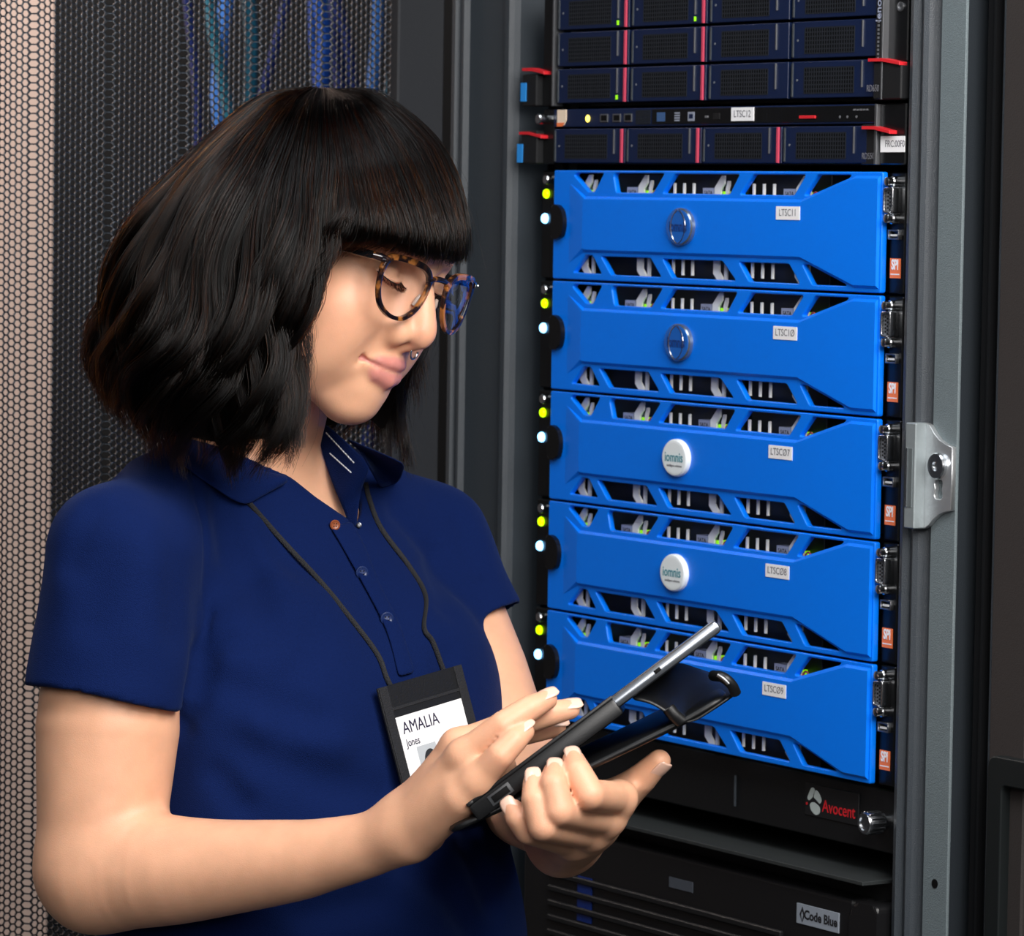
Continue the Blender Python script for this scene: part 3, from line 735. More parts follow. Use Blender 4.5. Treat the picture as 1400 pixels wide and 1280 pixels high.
def hand_left():
    F = Op([('+', 1.6, finger(*v)) for v in LH.values()])
    palm = Op([('+', 0, Cap([WF, K(808, 1118, 2610)], [24, 19]))]
        + [('+', 10, Cap([WF+o, K(*LH[k][0][0])], [15, 11])) for k, o in (('pinky', np.array([-4, -10, 4.])), ('ring', np.array([0, -5, 4.])), ('middle', np.array([4, 0, 2.])), ('index', np.array([6, 6, 0.])))]
        + [('+', 10, Cap([WF+np.array([12, 8, 8.]), K(846, 1090, 2606), K(878, 1064, 2588), K(901, 1041, 2580)], [15, 12, 9.4, 7.4]))])
    return Op([('+', 0, palm), ('+', 5, F)])
def arm(S, E, Wr, r, bulge):
    return Op([('+', 0, Cap([S, S*.45+E*.55, E], r[:3])), ('+', 10, Cap([E, E*.72+Wr*.28+bulge, E*.3+Wr*.7, Wr], r[3:7]))])
def cdent(pts, amp, sig):
    c = Cap([K(*p) for p in pts], 0.); return ('o', 0, Fn(lambda X: amp*np.exp(-(np.maximum(c.f(X), 0)/sig)**2), c.lo-3*sig, c.hi+3*sig))
def smooth_chain(pts, rad, n):
    A = np.hstack([np.array(pts, float), np.array(rad, float)[:, None]]); B_ = spline(A, n); return Cap(list(B_[:, :3]), list(B_[:, 3]))
def body_items():
    I, up, lw = head_items()
    I += [('+', 14, Cap([hd(0, -22, -48), K(338, 590, 2868), NECKB], [50, 51, 56])),
          ('+', 20, loft([30, -20, -80, -200, -330, -460], [0, 0, 0, 0, 0, 0], [-30, -28, -20, -8, -8, -6], [95, 140, 142, 128, 118, 128], [50, 68, 84, 86, 82, 88])),
          ('+', 25, Cap([NECKB, SN*.75+NECKB*.25], [40, 30])), ('+', 25, Cap([NECKB, SF_*.75+NECKB*.25], [40, 30])),
          ('+', 22, Op([('+', 0, Cap([SN, SN*.45+EN*.55, EN], [40, 47, 40])), ('+', 10, smooth_chain([EN, K(230, 1190, 2690), K(300, 1187, 2672), K(400, 1177, 2646), K(440, 1170, 2635), K(511, 1153, 2616), WN], [41, 36, 31.5, 26.5, 23.8, 20.5, 18.5], 17))])),
          ('+', 5, Ell(EN+np.array([-10, -20, 0.]), (19, 19, 22))),
          ('+', 22, arm(SF_, EF, WF, [32, 36, 34, 36, 32, 26, 23], np.array([0, -2, 0.]))),
          ('+', 12, hand_right()), ('+', 12, hand_left()),
          cdent([(150, 1088, 2668), (182, 1108, 2668), (228, 1119, 2668)], 4.5, 5), cdent([(168, 1098, 2668), (196, 1112, 2668)], 2.5, 3)]
    return I, up, lw
BI, LIPU, LIPL = body_items()
body_field = Op(BI)

def surf(field, px, py, start=2480., stop=3150.):
    """depth at which the line of sight through a pixel meets a field"""
    r = K(px, py, 1.); d = start
    for _ in range(160):
        v = float(field.f((r*d)[None])[0])
        if v < .05: break
        d += max(.3, min(v, 60)*.85)
        if d > stop: return None
    return d
def on(field, px, py, lift=0.):
    d = surf(field, px, py); return K(px, py, (d if d else 2800.)-lift)
# ------------------------------------------------------------------ the polo shirt
def along(a, b, t): return a*(1-t)+b*t
def half(n, p):                                    # keep the side the normal points away from
    n = np.asarray(n, float)/np.linalg.norm(n); return Fn(lambda X: (X-p)@n, [-1e5]*3, [1e5]*3)
def crease(pts, amp, sig):
    c = Cap([on(shirt_base, p[0], p[1]) for p in pts], 0.)
    amp = amp*1.5
    g = lambda X: amp*np.exp(-(np.maximum(c.f(X), 0)/sig)**2)
    return ('o', 0, Fn(g, c.lo-3*sig, c.hi+3*sig))
axN = (EN-SN)/np.linalg.norm(EN-SN); axF = (EF-SF_)/np.linalg.norm(EF-SF_)
HEMN = K(146, 955, 2722)
HEMNn = axN+np.array([-.12, 0, -.02])
HEMF = K(640, 858, 2955); HEMFn = np.array([.42, -.9, .1])
def sleeve(S, hem, n, r0, r1, axis):
    q = hem+axis*40
    return Op([('+', 0, Cap([S, hem, q], [r0, r1, r1])), ('x', 1.5, half(n, hem)), ('-', 1, Cap([hem-axis*6, hem+axis*50], [r1-6, r1-6]))])
torso_s = loft([30, -20, -80, -150, -210, -290, -420, -520], [0]*8, [-30, -26, -14, 4, 16, 28, 30, 30], [98, 142, 150, 150, 150, 154, 158, 160], [54, 76, 96, 110, 118, 126, 130, 132], 2.25)
SH = [('+', 0, torso_s),
      ('+', 40, Ell(tp(-60, 62, -140), (74, 50, 84), TR)), ('+', 40, Ell(tp(60, 60, -140), (74, 50, 84), TR)),
      ('+', 26, Cap([NECKB+np.array([0, 4, 0.]), along(NECKB, SN, .8)], [50, 45])), ('+', 26, Cap([NECKB+np.array([0, 4, 0.]), along(NECKB, SF_, .8)], [50, 42])),
      ('+', 16, sleeve(SN, HEMN, HEMNn, 49, 53.5, axN)), ('+', 16, sleeve(SF_, HEMF, HEMFn, 42, 42.5, axF)),
      ('-', 3, Cap([hd(0, -22, -48), K(338, 590, 2868), NECKB+np.array([0, 10, 0.])], [58, 58, 58])),
      ('x', 1, half((0, -1, 0), K(400, 1500, 2800))),
      ]
shirt_base = Op(list(SH))
SH += [
      crease([(258, 628, 2760), (270, 680, 2735), (282, 760, 2725), (286, 840, 2720), (276, 890, 2715)], 2.0, 3),
      crease([(276, 900, 2690), (262, 960, 2690), (245, 985, 2690)], 7, 9),
      crease([(280, 884, 2690), (330, 876, 2700), (385, 868, 2720)], 2.6, 9),
      crease([(315, 720, 2740), (345, 790, 2730), (365, 850, 2725)], 3.6, 13), crease([(345, 720, 2740), (375, 790, 2730)], -2.5, 13),
      crease([(545, 700, 2800), (590, 760, 2810), (610, 830, 2820)], 3.0, 12), crease([(612, 660, 2900), (632, 720, 2900), (646, 775, 2900)], 2.2, 9),
      crease([(180, 680, 2700), (140, 760, 2680), (120, 850, 2670)], 2.0, 14), crease([(210, 660, 2690), (235, 740, 2670), (238, 860, 2665)], 2.0, 16),
      crease([(90, 800, 2690), (110, 880, 2680)], -1.6, 16), crease([(205, 780, 2680), (190, 870, 2680)], -1.8, 16),
      crease([(330, 1020, 2720), (430, 1060, 2700), (520, 1090, 2700)], 3.5, 14), crease([(360, 1000, 2720), (460, 1020, 2700)], -2.5, 14),
      crease([(560, 1180, 2730), (620, 1220, 2740), (660, 1290, 2760)], 5, 14), crease([(420, 1250, 2700), (520, 1230, 2710)], 4, 14)]
SH += [crease([(40, 928, 2700), (100, 934, 2668), (180, 940, 2662), (258, 952, 2690)], .9, 1.6),
       crease([(300, 640, 2740), (300, 700, 2725), (312, 760, 2715)], 2.2, 9), crease([(430, 860, 2690), (400, 930, 2690), (390, 1000, 2690)], 2.4, 13), crease([(610, 900, 2790), (600, 980, 2780), (570, 1050, 2760)], 2.6, 12),
       crease([(290, 930, 2690), (350, 950, 2690), (430, 985, 2690)], 2.6, 12), crease([(130, 700, 2690), (100, 770, 2690)], 2.5, 11),
       crease([(300, 1060, 2710), (330, 1100, 2700)], 3., 10), crease([(640, 1160, 2790), (670, 1230, 2790)], 4., 12)]
def ripple(X):
    return 1.1*np.sin(X[:, 0]*.045+X[:, 1]*.03+2*np.sin(X[:, 1]*.021))+.8*np.sin(X[:, 1]*.06-X[:, 0]*.025+1.3*np.sin(X[:, 0]*.03+X[:, 2]*.02))
SH.append(('o', 0, Fn(ripple, [-1e5]*3, [1e5]*3)))
uncut = Op(list(SH))
OPEN = np.array([(388, 650), (432, 680), (487, 724), (503, 640), (470, 590), (436, 560), (392, 600)], float)
def opening(X):                     # the neck opening, cut through the front of the shirt only
    q = np.stack([700+FPX*X[:, 0]/-X[:, 2], 640-FPX*X[:, 1]/-X[:, 2]], 1); d = np.full(len(X), -1e9)
    for a, b in zip(OPEN, np.roll(OPEN, -1, 0)):
        e = b-a; n = np.array([-e[1], e[0]])/np.linalg.norm(e); d = np.maximum(d, (q-a)@n)
    return np.maximum(d/2.05, -X[:, 2]-2882)
_o = np.array([K(x, y, d) for x, y in OPEN for d in (2600., 2890.)])
if opening(K(450, 660, 2750.)[None])[0] > 0: OPEN = OPEN[::-1]
SH.append(('-', 1.5, Fn(opening, _o.min(0), _o.max(0))))
shirt_field = Op(SH)
# ------------------------------------------------------------------ materials of the woman
def skin_material():
    m = mat('skin', 'd9a07c', .44, 0, .45, bump=.13, bscale=1300, sss=.16)
    nt = m.node_tree; b = nt.nodes['Principled BSDF']
    a = nt.nodes.new('ShaderNodeAttribute'); a.attribute_name = 'skin_colour'
    tc = nt.nodes.new('ShaderNodeTexCoord'); n = nt.nodes.new('ShaderNodeTexNoise'); n.inputs['Scale'].default_value = 55; n.inputs['Detail'].default_value = 5
    mp = nt.nodes.new('ShaderNodeMapRange'); mp.inputs['From Min'].default_value = .3; mp.inputs['From Max'].default_value = .7; mp.inputs['To Min'].default_value = .93; mp.inputs['To Max'].default_value = 1.05
    mx = nt.nodes.new('ShaderNodeVectorMath'); mx.operation = 'SCALE'
    nt.links.new(tc.outputs['Object'], n.inputs['Vector']); nt.links.new(n.outputs['Fac'], mp.inputs['Value'])
    nt.links.new(a.outputs['Color'], mx.inputs[0]); nt.links.new(mp.outputs['Result'], mx.inputs['Scale'])
    nt.links.new(mx.outputs['Vector'], b.inputs['Base Color'])
    return m
def cloth_material(name, col, bscale=1500., bstr=.5):
    m = mat(name, col, .88, 0, .1, vary=.16, vscale=700)
    nt = m.node_tree; b = nt.nodes['Principled BSDF']
    b.inputs['Sheen Weight'].default_value = .06; b.inputs['Sheen Roughness'].default_value = .4; b.inputs['Sheen Tint'].default_value = (.35, .5, 1, 1)
    tc = nt.nodes.new('ShaderNodeTexCoord'); v = nt.nodes.new('ShaderNodeTexVoronoi'); v.inputs['Scale'].default_value = bscale
    bp = nt.nodes.new('ShaderNodeBump'); bp.inputs['Strength'].default_value = bstr; bp.inputs['Distance'].default_value = .0006
    nt.links.new(tc.outputs['Object'], v.inputs['Vector']); nt.links.new(v.outputs['Distance'], bp.inputs['Height']); nt.links.new(bp.outputs['Normal'], b.inputs['Normal'])
    return m
m_skin = skin_material()
m_polo = cloth_material('navy_pique', '081a48')
m_hairbase = mat('hair_base', '0d0b0b', .6, spec=.2)
def hair_material(name, melanin, rough=.28):
    m = bpy.data.materials.new(name); m.use_nodes = True; nt = m.node_tree; nt.nodes.clear()
    o = nt.nodes.new('ShaderNodeOutputMaterial'); h = nt.nodes.new('ShaderNodeBsdfHairPrincipled')
    h.parametrization = 'MELANIN'
    h.inputs['Melanin'].default_value = melanin; h.inputs['Melanin Redness'].default_value = .35
    h.inputs['Roughness'].default_value = rough; h.inputs['Radial Roughness'].default_value = .35
    h.inputs['IOR'].default_value = 1.32
    h.inputs['Random Color'].default_value = .3; h.inputs['Random Roughness'].default_value = .2
    nt.links.new(h.outputs[0], o.inputs['Surface']); return m
m_hair = hair_material('dark_hair', .985, .21); m_hair_b = hair_material('brown_hair', .84, .26)
def world_obj(name, P, F, m, parent, smooth=True): return obj(name, quads_mesh(name, cam2world(P), F, smooth), m, parent)
def sheet(name, rows, m, parent, thick=1.5, sub=1):
    """a cloth panel from a grid of points, given some thickness"""
    A = np.array(rows, float); n, k = A.shape[:2]
    bm = bmesh.new(); W_ = cam2world(A.reshape(-1, 3))
    vs = [bm.verts.new(p) for p in W_]
    for i in range(n-1):
        for j in range(k-1): bm.faces.new((vs[i*k+j], vs[i*k+j+1], vs[(i+1)*k+j+1], vs[(i+1)*k+j]))
    bmesh.ops.recalc_face_normals(bm, faces=bm.faces[:])
    me = bpy.data.meshes.new(name); bm.to_mesh(me); bm.free()
    o = obj(name, me, m, parent)
    md = o.modifiers.new('thickness', 'SOLIDIFY'); md.thickness = thick/1000; md.offset = 0
    if sub: sd = o.modifiers.new('smooth', 'SUBSURF'); sd.levels = sub; sd.render_levels = sub
    for q in me.polygons: q.use_smooth = True
    return o
def tube_cam(name, P, rad, m, parent, n=8, flat=None):
    P = np.array(P, float); rad = np.full(len(P), rad) if np.isscalar(rad) else np.asarray(rad, float)
    T = np.gradient(P, axis=0); T /= np.linalg.norm(T, axis=1)[:, None]
    V = []; x = None
    for p, t, r in zip(P, T, rad):
        if x is None:
            x = np.cross(t, [0, 0, 1.]) if flat is None else np.asarray(flat, float)
        x = x-t*(x@t); x /= np.linalg.norm(x); y = np.cross(t, x)
        ky = 1. if flat is None else .35
        for k in range(n): V.append(p+r*(math.cos(2*math.pi*k/n)*x+ky*math.sin(2*math.pi*k/n)*y))
    F = [(i*n+k, i*n+(k+1) % n, (i+1)*n+(k+1) % n, (i+1)*n+k) for i in range(len(P)-1) for k in range(n)]
    V = np.array(V); c0 = len(V); V = np.vstack([V, P[0], P[-1]])
    o = obj(name, tri_quad(name, cam2world(V), F+[(c0, (k+1) % n, k, k) for k in range(0)]), m, parent)
    return o
def tri_quad(name, co, faces):
    me = bpy.data.meshes.new(name); me.from_pydata([tuple(c) for c in co], [], faces); me.update()
    for q in me.polygons: q.use_smooth = True
    return me
def frame_matrix(origin, ex, ev):
    """object matrix for shapes given as (u, v, w): u along ex, v along ev, w towards the front"""
    ex = np.asarray(ex, float)/np.linalg.norm(ex); ev = ev-ex*(ev@ex); ev = ev/np.linalg.norm(ev); en = np.cross(ex, ev)
    M = np.eye(4); M[:3, 0] = CM@ex; M[:3, 1] = CM@(-en); M[:3, 2] = CM@ev; M[:3, 3] = cam2world(np.asarray(origin)[None])[0]
    return Matrix(M.tolist())

# ------------------------------------------------------------------ body
bp_, bq_ = mesh_field(body_field, 1.6, 'person')
def relax(P, Q, w, n):
    """even out the surface where w > 0"""
    m = w > 0; q = Q[m[Q].any(1)]; ids, inv = np.unique(q, return_inverse=True); q = inv.reshape(-1, 4); ww = w[ids][:, None]; X = P[ids].copy()
    a = np.concatenate([q[:, k] for k in range(4)]+[q[:, (k+1) % 4] for k in range(4)]); b = np.concatenate([q[:, (k+1) % 4] for k in range(4)]+[q[:, k] for k in range(4)])
    c = np.bincount(a, minlength=len(ids))[:, None]
    for it in range(n):
        for lam in (.55, -.53 if it % 2 else 0.):
            if lam: X = X+lam*ww*(np.stack([np.bincount(a, X[b, k], len(ids)) for k in range(3)], 1)/c-X)
    P = P.copy(); P[ids] = X; return P
_px = 700+FPX*bp_[:, 0]/-bp_[:, 2]; _py = 640-FPX*bp_[:, 1]/-bp_[:, 2]
_w = np.clip((_px-175)/40, 0, 1)*np.clip((545-_px)/30, 0, 1)*np.clip((_py-1085)/15, 0, 1)*(-bp_[:, 2] < 2765)
bp_ = relax(bp_, bq_, _w, 70)
person = obj('person', quads_mesh('person', cam2world(bp_), bq_, True), m_skin)
tag(person, 'woman with dark wavy bob and fringe in a navy polo, looking down at the tablet', 'person')
def paint(P):
    base = np.array(lin('e3ac8b')); lips = np.array(lin('c98379')); red = np.array(lin('dd9b80')); pale = np.array(lin('e8b698'))
    c = np.tile(base, (len(P), 1))
    def mixin(col, w): 
        nonlocal c
        w = np.clip(w, 0, 1)[:, None]; c = c*(1-w)+np.asarray(col)*w
    def blob(ctr, r): return np.exp(-(np.linalg.norm(P-ctr, axis=1)/r)**2)
    for s in (-1, 1): mixin(red, .55*blob(hd(s*46, 52, -34), 22))
    mixin(red, .6*blob(hd(0, 98, -36), 14))
    mixin(pale, .5*blob(hd(0, 60, 40), 40))
    near = np.linalg.norm(P-hd(0, 78, -67), axis=1) < 40
    lu, ll = hcap(LIPU, [1.8, 3.4, 4.2, 4.2, 4.2, 3.4, 1.8]), hcap(LIPL, [1.8, 5, 6.2, 5, 1.8])
    w = np.zeros(len(P)); w[near] = np.clip(1.3-np.minimum(lu.f(P[near]), ll.f(P[near]))/1.6, 0, 1); mixin(lips, w)
    for Hn in (RH, LH):
        for pts, r in Hn.values():
            mixin(red, .45*blob(K(*pts[-1]), 12)); mixin(red, .3*blob(K(*pts[1]), 11))
    return c
cl = paint(bp_); at_ = person.data.attributes.new('skin_colour', 'FLOAT_COLOR', 'POINT')
at_.data.foreach_set('color', np.hstack([cl, np.ones((len(cl), 1))]).astype(np.float32).ravel())
# fingernails
m_nail = mat('nail', 'ecc3ae', .25, coat=.4)
def nail(pts, rad, dors, ln=6.8, wd=5.0, back=2.8):
    tip, prev = K(*pts[-1]), K(*pts[-2]); t = (tip-prev)/np.linalg.norm(tip-prev)
    d = np.asarray(dors, float); d = d-t*(d@t); d /= np.linalg.norm(d); s = np.cross(t, d)
    R = np.stack([s, t, d], 1); c = tip-t*back+t*3.5+d*(rad[-1]*.93)
    U_, V_ = np.meshgrid(np.linspace(-1, 1, 9), np.linspace(-1, 1, 11))
    g = 1-.35*np.abs(V_)**4
    X = U_*wd*g; Y = V_*ln; Z = -.055*X**2-.012*(Y+2)**2
    P = c+np.stack([X.ravel(), Y.ravel(), Z.ravel()], 1)@R.T
    sheet('fingernail', P.reshape(11, 9, 3), m_nail, person, .7, 0)
for k in ('pinky', 'ring', 'middle', 'index'): nail(*RH[k], (-.35, .65, .68))
for k, q in (('index', (.1, .25, 1)), ('middle', (0, .25, 1)), ('ring', (-.1, .25, 1)), ('pinky', (-.3, .2, 1))): nail(*LH[k], q)
nail([(878, 1064, 2588), (900, 1044, 2580)], [9.4, 7.4], (.55, -.1, .8))

# ------------------------------------------------------------------ shirt and what belongs to it
sp_, sq_ = mesh_field(shirt_field, 2.4, 'shirt')
shirt = world_obj('polo_shirt', sp_, sq_, m_polo, person); shirt['label'] = 'navy polo shirt'
def ons(px, py, lift=3.): return on(uncut, px, py, lift)
def onb(px, py, lift=6.): return on(body_field, px, py, lift)
def grid2(A, B, n=4, bulge=0.):
    A, B = np.array(A), np.array(B); out = []
    for i in range(n):
        t = i/(n-1); R_ = A*(1-t)+B*t; R_[:, 2] += bulge*math.sin(math.pi*t); out.append(R_)
    return out
fold = [onb(232, 583, 8), onb(262, 601, 8), onb(292, 617, 8), onb(322, 631, 8), onb(355, 643, 8), ons(393, 652, 7)]
outr = [ons(222, 613, 6), ons(250, 636, 6), ons(285, 662, 6), ons(331, 690, 6), ons(358, 679, 6), ons(394, 658, 6)]
sheet('collar', grid2(spline(fold, 16), spline(outr, 16), 6, 6.), m_polo, shirt, 2.2)
f0 = surf(uncut, 486, 716) or 2760
ftop = [K(437, 575, 2886), K(456, 588, 2868), K(482, 612, 2848), K(505, 638, 2836), K(494, 668, f0-8), K(487, 722, f0-4)]
fbot = [K(439, 612, 2872), K(447, 640, 2862), K(457, 668, 2857), K(465, 688, 2855), K(472, 704, f0-1), K(476, 718, f0-2)]
sheet('collar', grid2(spline(ftop, 14), spline(fbot, 14), 5), m_polo, shirt, 2.0)
ff = [K(505, 638, 2836), K(492, 618, 2846), K(470, 598, 2862)]; fo = [ons(520, 668, 5), ons(545, 660, 6), ons(556, 634, 8)]
sheet('collar', grid2(spline(ff, 8), spline(fo, 8), 4, 4.), m_polo, shirt, 2.0)
m_thread = mat('white_thread', 'dfe3ea', .7)
def dashes(a, b, n, name='stitching'):
    a, b = np.asarray(a), np.asarray(b)
    for k in range(n):
        p, q = along(a, b, k/n), along(a, b, (k+.62)/n); tube_cam(name, [p, (p+q)/2, q], .55, m_thread, shirt, 5)
dashes(K(446, 592, 2868), K(485, 634, 2838), 12); dashes(K(451, 620, 2858), K(481, 647, 2836), 10)
pl_l = [(452, 722), (470, 752), (500, 806), (528, 862), (545, 926)]; pl_r = [(481, 712), (500, 748), (522, 803), (546, 852), (568, 920)]
L_, R_ = spline([ons(*p, 2.6) for p in pl_l], 20), spline([ons(*p, 2.6) for p in pl_r], 20)
sheet('placket', grid2(L_, R_, 4, .8), m_polo, shirt, 2.0)
def button(name, px, py, r, m, m2, lift=5.2):
    c = ons(px, py, lift); n = np.array([.35, .12, .93]); M = frame_matrix(c, np.cross([0, 1., 0], n), np.array([0, 1., 0]))
    o = MB().disc(0, 0, [(r, -.8), (r, .5), (r*.82, 1), (r*.7, .6), (r*.3, .5)], 20).build(name, m, shirt, 40); o.matrix_world = M
    for dx, dy in ((-.25, .25), (.25, .25), (-.25, -.25), (.25, -.25)):
        h_ = MB().disc(dx*r, dy*r, [(r*.11, .5), (r*.11, .75)], 8).build('button_hole', m2, shirt); h_.matrix_world = M
m_btn = mat('navy_button', '1c2c58', .3, coat=.3)
button('button', 529, 846, 4.6, m_btn, m_hole); button('button', 495, 783, 4.4, m_btn, m_hole); button('button', 458, 718, 3.6, mat('tan_buttonhole', '8a4a2c', .35), m_hole)  # upper two stand in for buttonholes, the topmost showing skin colour
MB().disc(0, 0, [(1.8, -1), (1.8, .8), (1, 1.2)], 12).build('snap', m_dsteel if 'm_dsteel' in globals() else m_steel, shirt).matrix_world = frame_matrix(ons(491, 718, 4), np.array([1., 0, 0]), np.array([0, 1., 0]))

# ------------------------------------------------------------------ trousers and shoes, below the picture
DOWN = CM.T@np.array([0, 0, -1.])
hipc = K(430, 1440, 2865); ground = (CAMZ*1000-(-(CM@hipc)[2]*1.0)*-1)
def drop(p, z):                    # move a point straight down until it is z mm above the floor
    w = cam2world(np.asarray(p)[None])[0]; return p+DOWN*((w[2]*1000)-z)
hl, hr = hipc+TL*75, hipc-TL*75
tro = Op([('+', 0, Ell(hipc+DOWN*20, (150, 118, 130), TR)),
          ('+', 40, Cap([hl+DOWN*60, drop(hl, 500)+TF*10, drop(hl, 95)], [84, 62, 52])), ('+', 40, Cap([hr+DOWN*60, drop(hr, 500)+TF*10, drop(hr, 95)], [84, 62, 52]))])
tp_, tq_ = mesh_field(tro, 7., 'trousers'); world_obj('trousers', tp_, tq_, cloth_material('black_trousers', '17181c', 900, .3), person)
for h_ in (hl, hr):
    a_ = drop(h_, 45)-TF*70; s_ = Op([('+', 0, Cap([a_, a_+TF*110, a_+TF*190-DOWN*-8], [44, 42, 34], flat=(DOWN, .9))), ('+', 15, Cap([drop(h_, 60), drop(h_, 130)], [42, 40])), ('x', 1, half(DOWN, drop(h_, 1)))])
    x_, y_ = mesh_field(s_, 5., 'shoe'); world_obj('shoe', x_, y_, mat('shoe_black', '141414', .4), person)
# ------------------------------------------------------------------ hair
GU = [  # guides round the head: fringe, near side, back, far side (each: pixel column, pixel row, distance)
 [(462, 116, 2806), (506, 124, 2803), (551, 149, 2796), (597, 190, 2788), (624, 240, 2781), (638, 298, 2776), (638, 334, 2776), (635, 364, 2778)],
 [(459, 115, 2804), (496, 126, 2796), (535, 152, 2780), (578, 200, 2766), (604, 256, 2756), (620, 308, 2750), (621, 338, 2750), (614, 362, 2753)],
 [(456, 114, 2803), (486, 128, 2788), (515, 156, 2764), (550, 210, 2744), (574, 264, 2734), (589, 310, 2729), (590, 336, 2729), (581, 356, 2733)],
 [(452, 113, 2802), (474, 130, 2780), (493, 160, 2750), (518, 214, 2724), (536, 266, 2714), (548, 306, 2710), (546, 330, 2711), (532, 342, 2716)],
 [(448, 113, 2801), (461, 131, 2774), (471, 162, 2742), (486, 218, 2714), (497, 268, 2704), (502, 304, 2700), (494, 326, 2702), (476, 334, 2706)],
 [(444, 112, 2800), (448, 132, 2771), (452, 166, 2737), (459, 222, 2709), (461, 276, 2698), (456, 316, 2694), (440, 352, 2697), (418, 388, 2702)],
 [(440, 112, 2800), (438, 134, 2769), (436, 172, 2735), (434, 240, 2706), (424, 330, 2692), (404, 425, 2694), (404, 500, 2702), (392, 575, 2705), (380, 650, 2712)],
 [(436, 112, 2800), (428, 134, 2769), (419, 174, 2734), (405, 262, 2700), (390, 362, 2686), (378, 465, 2686), (366, 560, 2690), (345, 662, 2704)],
 [(432, 112, 2801), (417, 134, 2772), (398, 174, 2739), (368, 262, 2707), (341, 370, 2688), (322, 480, 2684), (304, 565, 2690), (290, 664, 2708)],
 [(428, 112, 2803), (404, 132, 2778), (374, 168, 2752), (324, 254, 2721), (288, 360, 2702), (262, 468, 2696), (246, 550, 2702), (234, 654, 2724)],
 [(425, 112, 2806), (388, 130, 2790), (350, 162, 2774), (284, 240, 2750), (236, 342, 2730), (204, 448, 2722), (186, 530, 2726), (190, 634, 2746)],
 [(423, 112, 2810), (376, 127, 2806), (334, 154, 2803), (262, 224, 2796), (200, 316, 2786), (160, 422, 2778), (142, 508, 2782), (152, 604, 2796)],
 [(423, 112, 2815), (372, 126, 2824), (328, 151, 2834), (252, 220, 2838), (182, 306, 2838), (142, 408, 2838), (126, 482, 2838), (136, 556, 2840)],
 [(424, 113, 2820), (378, 129, 2846), (336, 157, 2868), (264, 228, 2886), (200, 318, 2894), (162, 424, 2896), (148, 508, 2898), (165, 600, 2898)],
 [(428, 114, 2825), (400, 132, 2860), (370, 160, 2890), (312, 232, 2922), (264, 330, 2938), (242, 440, 2942), (236, 600, 2940)],
 [(436, 115, 2828), (434, 133, 2864), (428, 162, 2892), (416, 236, 2926), (404, 334, 2938), (404, 440, 2938), (420, 540, 2930), (420, 625, 2925)],
 [(446, 116, 2826), (468, 132, 2856), (492, 162, 2880), (518, 236, 2906), (528, 330, 2912), (530, 430, 2906), (530, 530, 2896), (518, 622, 2890)],
 [(454, 117, 2822), (490, 130, 2842), (526, 158, 2858), (564, 226, 2874), (576, 316, 2878), (566, 420, 2876), (566, 520, 2872), (562, 644, 2868)],
 [(459, 117, 2815), (502, 127, 2822), (544, 154, 2828), (590, 214, 2832), (612, 290, 2832), (608, 350, 2832), (602, 372, 2832)]]
LONG = np.array([0, 0, 0, 0, 0, .35, 1, 1, 1, 1, 1, 1, 1, 1, 1, 1, 1, 1, 0.])
NG, NT = len(GU), 32
GG = np.stack([spline([K(*p) for p in g], NT) for g in GU])           # guides, resampled
AX0, AX1 = hd(0, -5, 10), K(335, 610, 2868)
def guide_at(u):
    """u in [0, NG): closed round the head"""
    i = np.floor(u).astype(int); f = (u-i)[:, None, None]
    a, b, c, d = GG[(i-1) % NG], GG[i % NG], GG[(i+1) % NG], GG[(i+2) % NG]
    P = .5*((2*b)+(c-a)*f+(2*a-5*b+4*c-d)*f**2+(3*b-a-3*c+d)*f**3)
    l0, l1 = LONG[i % NG], LONG[(i+1) % NG]; return P, l0+(l1-l0)*f[:, 0, 0]
def outward(P):
    """unit directions away from the head's middle and the neck"""
    ab = AX1-AX0; t = np.clip((P-AX0)@ab/(ab@ab), 0, 1); v = P-(AX0+t[..., None]*ab)
    return v/np.maximum(np.linalg.norm(v, axis=-1, keepdims=True), 1e-6)
